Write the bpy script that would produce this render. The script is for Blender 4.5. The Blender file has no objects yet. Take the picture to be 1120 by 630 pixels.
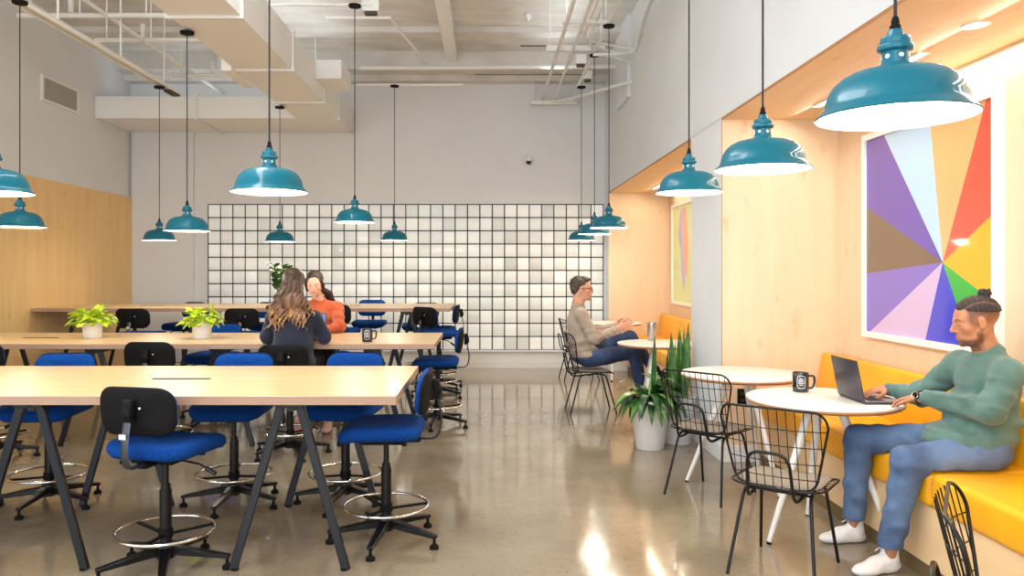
import bpy, bmesh, math, random
import numpy as np
from mathutils import Vector, Matrix, Euler
random.seed(7)
rng = np.random.default_rng(5)
PI = math.pi
R = math.radians
SC = bpy.context.scene
COL = SC.collection

# ---------------------------------------------------------------- camera
cam_d = bpy.data.cameras.new('camera'); cam = bpy.data.objects.new('camera', cam_d); COL.objects.link(cam)
cam.location = (0, 0, 1.55); cam.rotation_euler = (R(90), 0, 0)
cam_d.sensor_width = 36; cam_d.lens = 850/1120*36
cam_d.shift_x = 27/1120; cam_d.shift_y = -17/1120
cam_d.clip_start = 0.05; cam_d.clip_end = 100
SC.camera = cam

# ---------------------------------------------------------------- look
SC.view_settings.view_transform = 'Standard'
SC.view_settings.look = 'None'
SC.view_settings.exposure = 0.06
SC.view_settings.gamma = 1.0
SC.view_settings.use_curve_mapping = False

# ---------------------------------------------------------------- daylight, room lamps and added fill lights
W = bpy.data.worlds.new('daylight'); SC.world = W; W.use_nodes = True
W.node_tree.nodes['Background'].inputs[0].default_value = (0.90, 0.95, 1.0, 1)
W.node_tree.nodes['Background'].inputs[1].default_value = 0.9

def area(name, loc, rot, sx, sy, power, col=(1, 1, 1), spread=PI):
    l = bpy.data.lights.new(name, 'AREA'); l.shape = 'RECTANGLE'; l.size = sx; l.size_y = sy
    l.energy = power; l.color = col; l.spread = spread
    o = bpy.data.objects.new(name, l); o.location = loc; o.rotation_euler = rot; COL.objects.link(o)
    return o
def srgb(r, g, b):
    f = lambda c: (c/12.92 if c <= 0.04045 else ((c+0.055)/1.055)**2.4)
    return (f(r/255), f(g/255), f(b/255), 1)
# daylight through the street windows behind the camera and in the left wall beside it
area('street_window_daylight', (-2.0, -2.9, 2.6), (R(90), 0, 0), 7.4, 4.4, 300, (0.87, 0.935, 1.0))
area('side_window_daylight', (-5.75, 0.2, 2.3), (0, R(-90), 0), 3.2, 4.6, 120, (0.74, 0.87, 1.0))
# added overhead fill, one light down and one up, out of frame
area('fill_down', (-2.2, 3.4, 4.30), (0, 0, 0), 1.0, 6.0, 190, (0.88, 0.94, 1.0))
area('fill_up', (-2.2, 3.0, 4.36), (PI, 0, 0), 1.0, 6.0, 100, (0.87, 0.94, 1.0))
# added ceiling fill, hidden on top of the ducts and right-hand pipe struts
area('duct_top_fill', (-2.5, 7.5, 4.26), (PI, 0, 0), 0.3, 7.0, 30, (0.87, 0.94, 1.0))
area('duct_top_fill', (-4.0, 12.0, 4.18), (PI, 0, 0), 3.0, 0.2, 5, (0.93, 0.96, 1.0))
area('pipe_rack_fill', (1.0, 8.0, 4.50), (PI, 0, 0), 0.2, 7.5, 18, (0.87, 0.94, 1.0))
# linear wall washers recessed in the alcove ceilings
area('alcove_wall_washer', (2.48, 4.0, 2.785), (0, R(24), 0), 0.06, 4.4, 22, (1.0, 0.91, 0.78))
area('alcove_cove_strip', (2.80, 3.7, 2.795), (0, R(8), 0), 0.04, 3.6, 20, (1.0, 0.93, 0.82))
area('alcove_cove_strip', (2.80, 9.8, 2.795), (0, R(8), 0), 0.04, 4.2, 12, (1.0, 0.88, 0.70))
area('alcove_wall_washer', (2.48, 9.9, 2.785), (0, R(24), 0), 0.06, 4.2, 22, (1.0, 0.84, 0.62))

# ---------------------------------------------------------------- materials
MATS = {}
def mat(name, col, rough=0.5, metal=0.0, coat=0.0, spec=0.5, emit=None, estr=0.0, sheen=0.0, alpha=None, trans=0.0, coat_rough=0.05):
    m = bpy.data.materials.new(name); m.use_nodes = True
    b = m.node_tree.nodes['Principled BSDF']
    b.inputs['Base Color'].default_value = col
    b.inputs['Roughness'].default_value = rough
    b.inputs['Metallic'].default_value = metal
    b.inputs['Coat Weight'].default_value = coat
    b.inputs['Coat Roughness'].default_value = coat_rough
    b.inputs['Specular IOR Level'].default_value = spec
    b.inputs['Sheen Weight'].default_value = sheen
    b.inputs['Transmission Weight'].default_value = trans
    if emit:
        b.inputs['Emission Color'].default_value = emit; b.inputs['Emission Strength'].default_value = estr
    MATS[name] = m
    return m
def nd(m, t, **kw):
    n = m.node_tree.nodes.new(t)
    for k, v in kw.items():
        if k in n.inputs: n.inputs[k].default_value = v
        else: setattr(n, k, v)
    return n
def lk(m, a, ao, b, bi): m.node_tree.links.new(a.outputs[ao], b.inputs[bi])
def noise_col(m, c1, c2, scale=(4, 4, 4), nscale=3.0, detail=6, p0=0.35, p1=0.65, bump=0.0, bscale=None, rough_var=0.0, dist=0.0):
    """colour = ramp(noise) between c1 and c2 in object space; optional bump"""
    b = m.node_tree.nodes['Principled BSDF']
    tc = nd(m, 'ShaderNodeTexCoord'); mp = nd(m, 'ShaderNodeMapping'); mp.inputs['Scale'].default_value = scale
    lk(m, tc, 'Object', mp, 'Vector')
    n = nd(m, 'ShaderNodeTexNoise'); n.inputs['Scale'].default_value = nscale; n.inputs['Detail'].default_value = detail
    n.inputs['Distortion'].default_value = dist
    lk(m, mp, 0, n, 'Vector')
    r = nd(m, 'ShaderNodeValToRGB'); r.color_ramp.elements[0].position = p0; r.color_ramp.elements[1].position = p1
    r.color_ramp.elements[0].color = c1; r.color_ramp.elements[1].color = c2
    lk(m, n, 0, r, 0); lk(m, r, 0, b, 'Base Color')
    if bump:
        n2 = nd(m, 'ShaderNodeTexNoise'); n2.inputs['Scale'].default_value = bscale or 40; n2.inputs['Detail'].default_value = 4
        lk(m, mp if bscale is None else tc, 0 if bscale is None else 'Object', n2, 'Vector')
        bp = nd(m, 'ShaderNodeBump'); bp.inputs['Strength'].default_value = bump; bp.inputs['Distance'].default_value = 0.01
        lk(m, n2, 0, bp, 'Height'); lk(m, bp, 0, b, 'Normal')
    if rough_var:
        mr = nd(m, 'ShaderNodeMapRange'); r0 = b.inputs['Roughness'].default_value
        mr.inputs['To Min'].default_value = max(0.02, r0-rough_var); mr.inputs['To Max'].default_value = r0+rough_var
        lk(m, n, 0, mr, 'Value'); lk(m, mr, 0, b, 'Roughness')
    return m

M = {}
M['wall'] = noise_col(mat('painted plaster', srgb(226, 224, 221), 0.75), srgb(222, 223, 224), srgb(226, 227, 228), (1, 1, 1), 1.5, bump=0.05, bscale=60)
M['white'] = mat('white trim paint', srgb(232, 231, 228), 0.45)
M['ceil'] = noise_col(mat('painted concrete deck', srgb(214, 210, 203), 0.9), srgb(206, 201, 193), srgb(226, 223, 217), (1.0, 2.2, 1), 1.6, 9, 0.35, 0.66, bump=0.5, bscale=22)
M['pipe'] = mat('white painted pipe', srgb(236, 235, 231), 0.5)
M['duct'] = mat('white painted duct', srgb(240, 240, 238), 0.55)
M['gap'] = mat('dark gap', srgb(84, 78, 68), 0.9)
def birch(name, c1, c2, axis='z', rough=0.45, coat=0.0, fleck=True):
    m = mat(name, c1, rough, coat=coat)
    sc = {'z': (5, 5, 0.6), 'x': (0.5, 6, 6), 'y': (5, 0.5, 5)}[axis]
    noise_col(m, c1, c2, sc, 1.6, 7, 0.30, 0.70, dist=0.6)
    if fleck:
        b = m.node_tree.nodes['Principled BSDF']; ramp = [n for n in m.node_tree.nodes if n.type == 'VALTORGB'][0]
        tc = [n for n in m.node_tree.nodes if n.type == 'TEX_COORD'][0]
        mp = nd(m, 'ShaderNodeMapping'); mp.inputs['Scale'].default_value = {'z': (3, 3, 1.4), 'x': (1.4, 3, 3), 'y': (3, 1.4, 3)}[axis]
        lk(m, tc, 'Object', mp, 'Vector')
        n = nd(m, 'ShaderNodeTexNoise'); n.inputs['Scale'].default_value = 3.5; n.inputs['Detail'].default_value = 3
        lk(m, mp, 0, n, 'Vector')
        r2 = nd(m, 'ShaderNodeValToRGB'); r2.color_ramp.elements[0].position = 0.62; r2.color_ramp.elements[1].position = 0.78
        r2.color_ramp.elements[0].color = (1, 1, 1, 1); r2.color_ramp.elements[1].color = (0.90, 0.80, 0.68, 1)
        lk(m, n, 0, r2, 0)
        mx = nd(m, 'ShaderNodeMixRGB'); mx.blend_type = 'MULTIPLY'; mx.inputs[0].default_value = 1.0
        lk(m, ramp, 0, mx, 1); lk(m, r2, 0, mx, 2); lk(m, mx, 0, b, 'Base Color')
    return m
M['birch'] = birch('birch plywood wall', srgb(228, 200, 166), srgb(233, 207, 175), 'z', 0.5)
M['birch_y'] = birch('birch plywood ceiling', srgb(226, 188, 140), srgb(232, 198, 152), 'y', 0.45)
M['birch_left'] = birch('golden birch panel', srgb(226, 186, 122), srgb(234, 198, 138), 'z', 0.45)
M['top'] = birch('birch tabletop', srgb(220, 182, 130), srgb(231, 198, 148), 'x', 0.32, coat=0.15)
m = mat('plywood edge', srgb(190, 150, 120), 0.6); M['edge'] = m
b = m.node_tree.nodes['Principled BSDF']; tc = nd(m, 'ShaderNodeTexCoord'); mp = nd(m, 'ShaderNodeMapping'); mp.inputs['Scale'].default_value = (0.6, 0.6, 1)
wv = nd(m, 'ShaderNodeTexWave'); wv.bands_direction = 'Z'; wv.inputs['Scale'].default_value = 38; wv.inputs['Distortion'].default_value = 0.6
r = nd(m, 'ShaderNodeValToRGB'); r.color_ramp.elements[0].color = srgb(148, 114, 96); r.color_ramp.elements[1].color = srgb(196, 162, 138)
lk(m, tc, 'Object', mp, 'Vector'); lk(m, mp, 0, wv, 'Vector'); lk(m, wv, 0, r, 0); lk(m, r, 0, b, 'Base Color')
# polished concrete
m = mat('polished concrete', srgb(150, 136, 116), 0.10, spec=0.5, coat=0.22, coat_rough=0.05); M['floor'] = m
b = m.node_tree.nodes['Principled BSDF']; tc = nd(m, 'ShaderNodeTexCoord')
n1 = nd(m, 'ShaderNodeTexNoise'); n1.inputs['Scale'].default_value = 0.9; n1.inputs['Detail'].default_value = 8; n1.inputs['Roughness'].default_value = 0.62
n2 = nd(m, 'ShaderNodeTexNoise'); n2.inputs['Scale'].default_value = 26; n2.inputs['Detail'].default_value = 5
r = nd(m, 'ShaderNodeValToRGB'); r.color_ramp.elements[0].position = 0.3; r.color_ramp.elements[1].position = 0.72
r.color_ramp.elements[0].color = srgb(130, 116, 95); r.color_ramp.elements[1].color = srgb(162, 148, 124)
r2 = nd(m, 'ShaderNodeValToRGB'); r2.color_ramp.elements[0].position = 0.30; r2.color_ramp.elements[1].position = 0.42
r2.color_ramp.elements[0].color = (0.80, 0.79, 0.77, 1); r2.color_ramp.elements[1].color = (1, 1, 1, 1)
mx = nd(m, 'ShaderNodeMixRGB'); mx.blend_type = 'MULTIPLY'; mx.inputs[0].default_value = 1
for a_, b_ in ((n1, 'Vector'), (n2, 'Vector')): lk(m, tc, 'Object', a_, b_)
lk(m, n1, 0, r, 0); lk(m, n2, 0, r2, 0); lk(m, r, 0, mx, 1); lk(m, r2, 0, mx, 2); lk(m, mx, 0, b, 'Base Color')
mr = nd(m, 'ShaderNodeMapRange'); mr.inputs['To Min'].default_value = 0.07; mr.inputs['To Max'].default_value = 0.17
lk(m, n1, 0, mr, 'Value'); lk(m, mr, 0, b, 'Roughness')
bp = nd(m, 'ShaderNodeBump'); bp.inputs['Strength'].default_value = 0.05; bp.inputs['Distance'].default_value = 0.02
n3 = nd(m, 'ShaderNodeTexNoise'); n3.inputs['Scale'].default_value = 2.2; n3.inputs['Detail'].default_value = 3
lk(m, tc, 'Object', n3, 'Vector'); lk(m, n3, 0, bp, 'Height'); lk(m, bp, 0, b, 'Normal'); lk(m, bp, 0, b, 'Coat Normal')
# glass block: daylit ribbed glass, each block its own tone
m = mat('glass block', srgb(225, 224, 218), 0.12, spec=0.6, coat=0.3); M['block'] = m
b = m.node_tree.nodes['Principled BSDF']
at = nd(m, 'ShaderNodeAttribute'); at.attribute_name = 'tone'
tc = nd(m, 'ShaderNodeTexCoord'); wv = nd(m, 'ShaderNodeTexWave'); wv.bands_direction = 'X'; wv.inputs['Scale'].default_value = 22; wv.inputs['Distortion'].default_value = 1.5
lk(m, tc, 'Object', wv, 'Vector')
bp = nd(m, 'ShaderNodeBump'); bp.inputs['Strength'].default_value = 0.35; bp.inputs['Distance'].default_value = 0.01
lk(m, wv, 0, bp, 'Height'); lk(m, bp, 0, b, 'Normal')
r = nd(m, 'ShaderNodeValToRGB'); r.color_ramp.elements[0].color = srgb(168, 168, 162); r.color_ramp.elements[1].color = srgb(226, 225, 219)
lk(m, at, 'Fac', r, 0); lk(m, r, 0, b, 'Base Color'); lk(m, r, 0, b, 'Emission Color'); b.inputs['Emission Strength'].default_value = 0.40
M['grid'] = mat('dark block joint', srgb(38, 44, 44), 0.5)
M['black'] = mat('black plastic', srgb(27, 26, 27), 0.6, spec=0.15)
noise_col(M['black'], srgb(15, 14, 15), srgb(21, 20, 21), (1, 1, 1), 60, bump=0.15, bscale=400)
M['black_gloss'] = mat('black glossy metal', srgb(12, 12, 14), 0.35, spec=0.3, coat=0.1)
M['trestle'] = mat('dark powder coated steel', srgb(13, 17, 25), 0.32, spec=0.35, coat=0.2)
M['cord'] = mat('black cord', srgb(30, 28, 27), 0.6)
M['chrome'] = mat('chrome', srgb(225, 222, 216), 0.12, metal=1.0)
M['grey_metal'] = mat('grey metal bar', srgb(70, 72, 78), 0.35, metal=0.6)
M['tag'] = mat('white tag', srgb(215, 220, 226), 0.6)
M['blue'] = noise_col(mat('royal blue fabric', srgb(12, 60, 150), 0.9, spec=0.2), srgb(0, 54, 124), srgb(4, 66, 142), (1, 1, 1), 90, bump=0.25, bscale=300)
M['teal'] = mat('teal enamel', srgb(0, 104, 124), 0.5, spec=0.15, coat=0.55, coat_rough=0.03)
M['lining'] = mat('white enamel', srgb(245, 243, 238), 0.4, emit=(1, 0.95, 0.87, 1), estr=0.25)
M['bulb'] = mat('lit bulb', (1, 1, 1, 1), 0.3, emit=(1, 0.93, 0.82, 1), estr=5)
M['lamp_lens'] = mat('lit lens', (1, 1, 1, 1), 0.3, emit=(1, 0.93, 0.82, 1), estr=3.0)
M['laminate'] = mat('white laminate', srgb(236, 231, 223), 0.35, coat=0.1)
M['ply_edge'] = mat('plywood edge brown', srgb(176, 124, 78), 0.55)
M['white_metal'] = mat('white powder coated steel', srgb(236, 232, 226), 0.4)
M['yellow'] = noise_col(mat('yellow leather', srgb(240, 168, 10), 0.38, spec=0.5), srgb(238, 163, 12), srgb(245, 178, 24), (1, 1, 1), 3, bump=0.12, bscale=55)
M['plinth'] = mat('dark plinth', srgb(112, 92, 58), 0.6)
M['pad'] = mat('taupe seat pad', srgb(138, 128, 116), 0.8)
M['mug'] = mat('black glazed ceramic', srgb(26, 26, 28), 0.18, coat=0.6)
M['print'] = mat('white print', srgb(235, 235, 235), 0.5)
M['pot'] = mat('white ceramic pot', srgb(235, 231, 229), 0.35, coat=0.3)
M['soil'] = noise_col(mat('soil', srgb(90, 66, 44), 0.95), srgb(74, 52, 34), srgb(132, 104, 72), (1, 1, 1), 60, bump=0.8, bscale=80)
def leafmat(name, c1, c2, rough=0.4):
    m = noise_col(mat(name, c1, rough, coat=0.15), c1, c2, (1, 1, 1), 14, 3)
    b = m.node_tree.nodes['Principled BSDF']; b.inputs['Subsurface Weight'].default_value = 0.0
    return m
M['lime'] = leafmat('lime leaf', srgb(172, 206, 26), srgb(212, 230, 60))
M['green'] = leafmat('dark green leaf', srgb(18, 52, 24), srgb(46, 96, 38), 0.3)
M['snake'] = leafmat('sword leaf', srgb(30, 76, 30), srgb(84, 134, 50), 0.35)
M['bloom'] = mat('pale young leaf', srgb(120, 160, 84), 0.35)
M['laptop'] = mat('space grey aluminium', srgb(72, 70, 78), 0.38, metal=0.6)
M['laptop_deck'] = mat('laptop deck', srgb(176, 170, 178), 0.4, metal=0.5)
M['key'] = mat('black keys', srgb(34, 33, 36), 0.5)
M['screen'] = mat('lit laptop screen', srgb(60, 80, 130), 0.2, emit=srgb(120, 150, 215), estr=0.7)
M['steel'] = mat('brushed steel', srgb(190, 186, 180), 0.3, metal=0.9)
M['frame_white'] = mat('white picture frame', srgb(245, 243, 240), 0.4)
M['vent'] = mat('vent louvre', srgb(188, 182, 172), 0.5)
M['glass_black'] = mat('dark dome glass', srgb(25, 25, 28), 0.1, coat=0.5)

# ---------------------------------------------------------------- mesh builder
class MB:
    def __init__(s): s.v = []; s.f = []; s.m = []; s.ms = 0
    def add(s, vs, fs, mi=0):
        o = len(s.v); s.v += [tuple(v) for v in vs]; s.f += [tuple(i+o for i in f) for f in fs]; s.m += [mi]*len(fs); return s
    def box(s, x0, x1, y0, y1, z0, z1, mi=0, bev=0.0, mat4=None, seg=2):
        bm = bmesh.new(); bmesh.ops.create_cube(bm, size=1)
        for v in bm.verts:
            v.co = Vector(((x0+x1)/2+v.co.x*(x1-x0), (y0+y1)/2+v.co.y*(y1-y0), (z0+z1)/2+v.co.z*(z1-z0)))
        if bev: bmesh.ops.bevel(bm, geom=bm.edges[:], offset=bev, segments=seg, profile=0.5, affect='EDGES')
        if mat4 is not None: bm.transform(mat4)
        s.bm(bm, mi); return s
    def bm(s, bm, mi=0):
        bm.verts.index_update(); s.add([v.co for v in bm.verts], [[v.index for v in f.verts] for f in bm.faces], mi); bm.free()
    def tube(s, pts, r, n=8, mi=0, closed=False, cap=True, flat=None):
        pts = [Vector(p) for p in pts]; N = len(pts)
        rs = r if isinstance(r, (list, tuple)) else [r]*N
        vs = []; prev = None
        for i, p in enumerate(pts):
            if closed: t = (pts[(i+1) % N]-pts[i-1])
            else: t = pts[min(i+1, N-1)]-pts[max(i-1, 0)]
            t.normalize()
            if prev is None:
                a = Vector((0, 0, 1)) if abs(t.z) < 0.9 else Vector((1, 0, 0))
                u = t.cross(a).normalized()
            else:
                u = prev - t*prev.dot(t)
                if u.length < 1e-6: u = t.cross(Vector((1, 0, 0)))
                u.normalize()
            prev = u; w = t.cross(u)
            for k in range(n):
                a = 2*PI*k/n
                fu, fw = (1, 1) if flat is None else flat
                vs.append(p + (u*math.cos(a)*fu + w*math.sin(a)*fw)*rs[i])
        fs = []
        L = N if closed else N-1
        for i in range(L):
            for k in range(n):
                a = i*n+k; b = i*n+(k+1) % n; c = ((i+1) % N)*n+(k+1) % n; d = ((i+1) % N)*n+k
                fs.append((a, b, c, d))
        if cap and not closed:
            fs.append(tuple(range(n))[::-1]); fs.append(tuple((N-1)*n+k for k in range(n)))
        s.add(vs, fs, mi); return s
    def bar(s, p0, p1, w, t, up=(0, 0, 1), mi=0, w1=None, t1=None, bev=0.0):
        """rectangular bar from p0 to p1; w measured along side, t along 'up' projected"""
        p0 = Vector(p0); p1 = Vector(p1); d = (p1-p0).normalized(); u = Vector(up)
        u = (u-d*u.dot(d)).normalized(); q = d.cross(u)
        w1 = w if w1 is None else w1; t1 = t if t1 is None else t1
        vs = []
        for p, ww, tt in ((p0, w, t), (p1, w1, t1)):
            for a, b in ((-1, -1), (1, -1), (1, 1), (-1, 1)): vs.append(p+q*a*ww/2+u*b*tt/2)
        bm = bmesh.new(); bv = [bm.verts.new(v) for v in vs]
        for f in ((3, 2, 1, 0), (4, 5, 6, 7), (0, 1, 5, 4), (1, 2, 6, 5), (2, 3, 7, 6), (3, 0, 4, 7)): bm.faces.new([bv[i] for i in f])
        bmesh.ops.recalc_face_normals(bm, faces=bm.faces[:])
        if bev: bmesh.ops.bevel(bm, geom=bm.edges[:], offset=bev, segments=1, affect='EDGES')
        s.bm(bm, mi); return s
    def lathe(s, prof, n=32, c=(0, 0, 0), mi=0, mat4=None):
        vs = []
        for (r, z) in prof:
            for k in range(n):
                a = 2*PI*k/n; vs.append(Vector((c[0]+r*math.cos(a), c[1]+r*math.sin(a), c[2]+z)))
        if mat4 is not None: vs = [mat4 @ v for v in vs]
        fs = [(i*n+k, i*n+(k+1) % n, (i+1)*n+(k+1) % n, (i+1)*n+k) for i in range(len(prof)-1) for k in range(n)]
        if prof[0][0] > 1e-4 and getattr(s, 'capb', True): fs.append(tuple(range(n))[::-1])
        if prof[-1][0] > 1e-4 and getattr(s, 'capt', True): fs.append(tuple((len(prof)-1)*n+k for k in range(n)))
        s.add(vs, fs, mi); return s
    def cyl(s, c, r, z0, z1, n=24, mi=0, r1=None):
        return s.lathe([(r, z0), (r if r1 is None else r1, z1)], n, (c[0], c[1], 0), mi)
    def build(s, name, mats, parent=None, smooth=True, angle=40, tone=None):
        me = bpy.data.meshes.new(name); me.from_pydata(s.v, [], s.f)
        mats = mats if isinstance(mats, (list, tuple)) else [mats]
        for m_ in mats: me.materials.append(m_)
        me.polygons.foreach_set('material_index', s.m)
        bm = bmesh.new(); bm.from_mesh(me); bmesh.ops.recalc_face_normals(bm, faces=bm.faces[:]) if not getattr(s, 'keep', False) else None
        bm.to_mesh(me); bm.free()
        if smooth:
            me.polygons.foreach_set('use_smooth', [True]*len(me.polygons))
            try: me.set_sharp_from_angle(angle=R(angle))
            except Exception: pass
        me.update()
        o = bpy.data.objects.new(name, me); COL.objects.link(o)
        if parent: o.parent = parent
        return o
def thing(name, label, cat, loc=(0, 0, 0), rz=0, group=None):
    o = bpy.data.objects.new(name, None); COL.objects.link(o); o.empty_display_size = 0.1
    o.location = loc; o.rotation_euler = (0, 0, rz); o['label'] = label; o['category'] = cat
    if group: o['group'] = group
    return o
def tag(o, label, cat, group=None, loc=None):
    o['label'] = label; o['category'] = cat
    if group: o['group'] = group
    if loc: o.location = loc
    return o
def struct(mb, name, mats, **kw):
    o = mb.build(name, mats, **kw); o['kind'] = 'structure'; return o
def dup(root, loc, rz, label, group=None, dz=None):
    r = root.copy(); COL.objects.link(r); r.location = loc; r.rotation_euler = (0, 0, rz); r['label'] = label
    if group: r['group'] = group
    for ch in list(root.children):
        c = ch.copy(); COL.objects.link(c); c.parent = r
        for g in ch.children:
            d = g.copy(); COL.objects.link(d); d.parent = c
    return r

# ================================================================ ROOM SHELL
XL, XR, YB, ZC = -5.81, 1.92, 12.67, 5.0
AX = 2.87          # back wall of the seating alcoves
SZ = 2.80          # soffit height
YA, YC = 6.36, 7.32   # column between the alcoves
YE = 12.27
Y0 = -3.0
struct(MB().box(XL-0.2, AX+0.3, Y0, YB+0.4, -0.12, 0), 'floor', M['floor'], smooth=False)
struct(MB().box(XL-0.2, AX+0.3, Y0, YB+0.4, ZC, ZC+0.15), 'ceiling', M['ceil'], smooth=False)
struct(MB().box(XL-0.2, XL, 3.2, YB+0.4, 0, ZC).box(XL-0.2, XL, Y0, 3.2, 0, 0.7).box(XL-0.2, XL, Y0, 3.2, 3.9, ZC)
       .box(XL-0.2, XL, -2.2, -1.9, 0.7, 3.9), 'wall_left', M['wall'], smooth=False)
struct(MB().box(XL, XL+0.05, 3.2, YB, 0.0, 2.765), 'trim_1', M['birch_left'], smooth=False)
GX0, GX1, GZ0, GZ1 = -4.547, 1.89, 0.29, 2.66
struct(MB().box(XL, GX0, YB, YB+0.4, 0, ZC).box(GX0, AX+0.3, YB, YB+0.4, GZ1, ZC).box(GX1, AX+0.3, YB, YB+0.4, 0, GZ1)
       .box(GX0, GX1, YB, YB+0.4, 0, GZ0).box(XL+0.05, -4.77, YB-0.07, YB, 0, 3.83), 'wall_back', M['wall'], smooth=False)
struct(MB().box(-4.77, XR, YB-0.05, YB, 0, GZ0-0.03, bev=0.004).box(-4.77, XR, YB-0.09, YB, GZ0-0.03, GZ0, bev=0.004).box(-4.77, XR, YB-0.06, YB-0.045, 0, 0.11), 'baseboard_back', M['white'], smooth=False)
# glass block window: 32 x 11 blocks on a dark joint lattice
NC, NR = 32, 11
cw = (GX1-GX0)/NC; chh = (GZ1-GZ0)/NR
g = MB(); tones = []
for i in range(NC):
    for j in range(NR):
        x0 = GX0+i*cw; z0 = GZ0+j*chh; nv = len(g.v)
        g.box(x0+0.009, x0+cw-0.009, YB-0.02, YB+0.06, z0+0.009, z0+chh-0.009, bev=0.008, seg=2)
        t = 0.45+0.45*rng.random()-(0.25 if rng.random() < 0.12 else 0)
        tones += [t]*(len(g.v)-nv)
win = struct(g, 'window_1', M['block'])
a_ = win.data.attributes.new('tone', 'FLOAT', 'POINT'); a_.data.foreach_set('value', tones)
g = MB().box(GX0, GX1, YB+0.03, YB+0.07, GZ0, GZ1)
for i in range(NC+1): g.box(GX0+i*cw-0.006, GX0+i*cw+0.006, YB-0.012, YB+0.05, GZ0, GZ1)
for j in range(NR+1): g.box(GX0, GX1, YB-0.010, YB+0.05, GZ0+j*chh-0.006, GZ0+j*chh+0.006)
g.build('joint_lattice', M['grid'], win, smooth=False)
# right wall with two alcoves
struct(MB().box(XR, XR+0.10, Y0, YB, SZ+0.015, ZC).box(XR, AX, YA+0.012, YC-0.012, 0, SZ+0.02).box(XR, AX, YE+0.012, YB+0.1, 0, SZ+0.02), 'wall_right', M['wall'], smooth=False)
struct(MB().box(XR+0.002, AX, YA, YA+0.012, 0.135, SZ).box(XR+0.002, AX, YC-0.012, YC, 0.135, SZ).box(XR+0.002, AX, YE, YE+0.012, 0.135, SZ), 'trim_2', M['birch'], smooth=False)
struct(MB().box(AX, AX+0.15, Y0, YB, 0, SZ+0.1), 'wall_alcove', M['birch'], smooth=False)
struct(MB().box(XR-0.001, AX+0.1, Y0, YA+0.01, SZ, SZ+0.016).box(XR-0.001, AX+0.1, YC-0.01, YE+0.01, SZ, SZ+0.016), 'ceiling_alcove', M['birch_y'], smooth=False)
struct(MB().box(XR-0.002, XR, Y0, YA, SZ-0.002, SZ+0.018).box(XR-0.002, XR, YC, YE, SZ-0.002, SZ+0.018).box(XR-0.002, XR+0.002, YA-0.003, YA+0.003, 0.14, SZ), 'trim_3', M['ply_edge'], smooth=False)
struct(MB().box(XR-0.012, XR+0.3, YA-0.012, YC+0.012, 0, 0.135, bev=0.003).box(XR-0.012, AX, YE-0.012, YB, 0, 0.135), 'baseboard_right', M['white'], smooth=False)
# exposed beams of the ceiling deck
struct(MB().box(-0.64, -0.47, 2.0, 12.1, 4.83, 5.0, bev=0.01), 'trim_4', M['duct'], smooth=False)
struct(MB().box(XL, XR, 12.1, YB, 4.72, 5.0).box(XL, XR, 12.45, YB, 4.62, 4.74), 'trim_5', M['ceil'], smooth=False)
struct(MB().box(XL, XR, 10.9, 11.15, 4.92, 5.0), 'trim_6', M['ceil'], smooth=False)
struct(MB().box(-2.0, -1.1, 11.15, 11.165, 4.985, 5.001).box(0.5, 1.4, 11.8, 11.815, 4.985, 5.001).box(-0.2, 1.7, 12.44, 12.45, 4.712, 4.72), 'trim_7', M['gap'], smooth=False)
struct(MB().box(XR-0.05, XR, 10.4, 11.3, 3.9, 5.0), 'trim_8', M['wall'], smooth=False)

# ================================================================ DUCTS, PIPES
def flange(mb, y, x0, x1, z0, z1, w=0.05, d=0.025):
    mb.box(x0-d, x1+d, y-w/2, y+w/2, z0-d, z0); mb.box(x0-d, x1+d, y-w/2, y+w/2, z1, z1+d)
    mb.box(x0-d, x0, y-w/2, y+w/2, z0, z1); mb.box(x1, x1+d, y-w/2, y+w/2, z0, z1)
t = thing('air_duct', 'large white rectangular air duct running back under the ceiling', 'duct', (-2.5, 5, 3.83))
def rel(mb_fn, root):
    return mb_fn
def wbuild(mb, name, mats, root, **kw):
    """vertices given in world space, parented to an unrotated root"""
    L = root.location; mb.v = [(v[0]-L[0], v[1]-L[1], v[2]-L[2]) for v in mb.v]
    return mb.build(name, mats, root, **kw)
wbuild(MB().box(-2.83, -2.19, 1.0, 11.5, 3.83, 4.24), 'duct_body', M['duct'], t, smooth=False)
for y in (5.2, 6.92, 8.73, 10.4): 
    f = MB(); flange(f, y, -2.83, -2.19, 3.83, 4.24); wbuild(f, 'flange', M['white'], t, smooth=False)
wbuild(MB().box(-2.19, -1.86, 9.9, 10.6, 4.02, 4.26, bev=0.01), 'volume_box', M['duct'], t, smooth=False)
wbuild(MB().box(-2.95, -2.83, 8.6, 9.4, 3.78, 3.98, bev=0.01), 'volume_box', M['duct'], t, smooth=False)
t = thing('air_duct', 'white air duct crossing the top of the back wall', 'duct', (-4.0, 12, 3.83))
wbuild(MB().box(XL+0.004, -2.185, 11.5, YB-0.004, 3.832, 4.158, bev=0.004), 'duct_body', M['duct'], t, smooth=False)
for x in (-2.195, -4.3): wbuild(MB().box(x-0.02, x+0.02, 11.48, YB-0.01, 3.805, 4.18), 'flange', M['white'], t, smooth=False)

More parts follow.
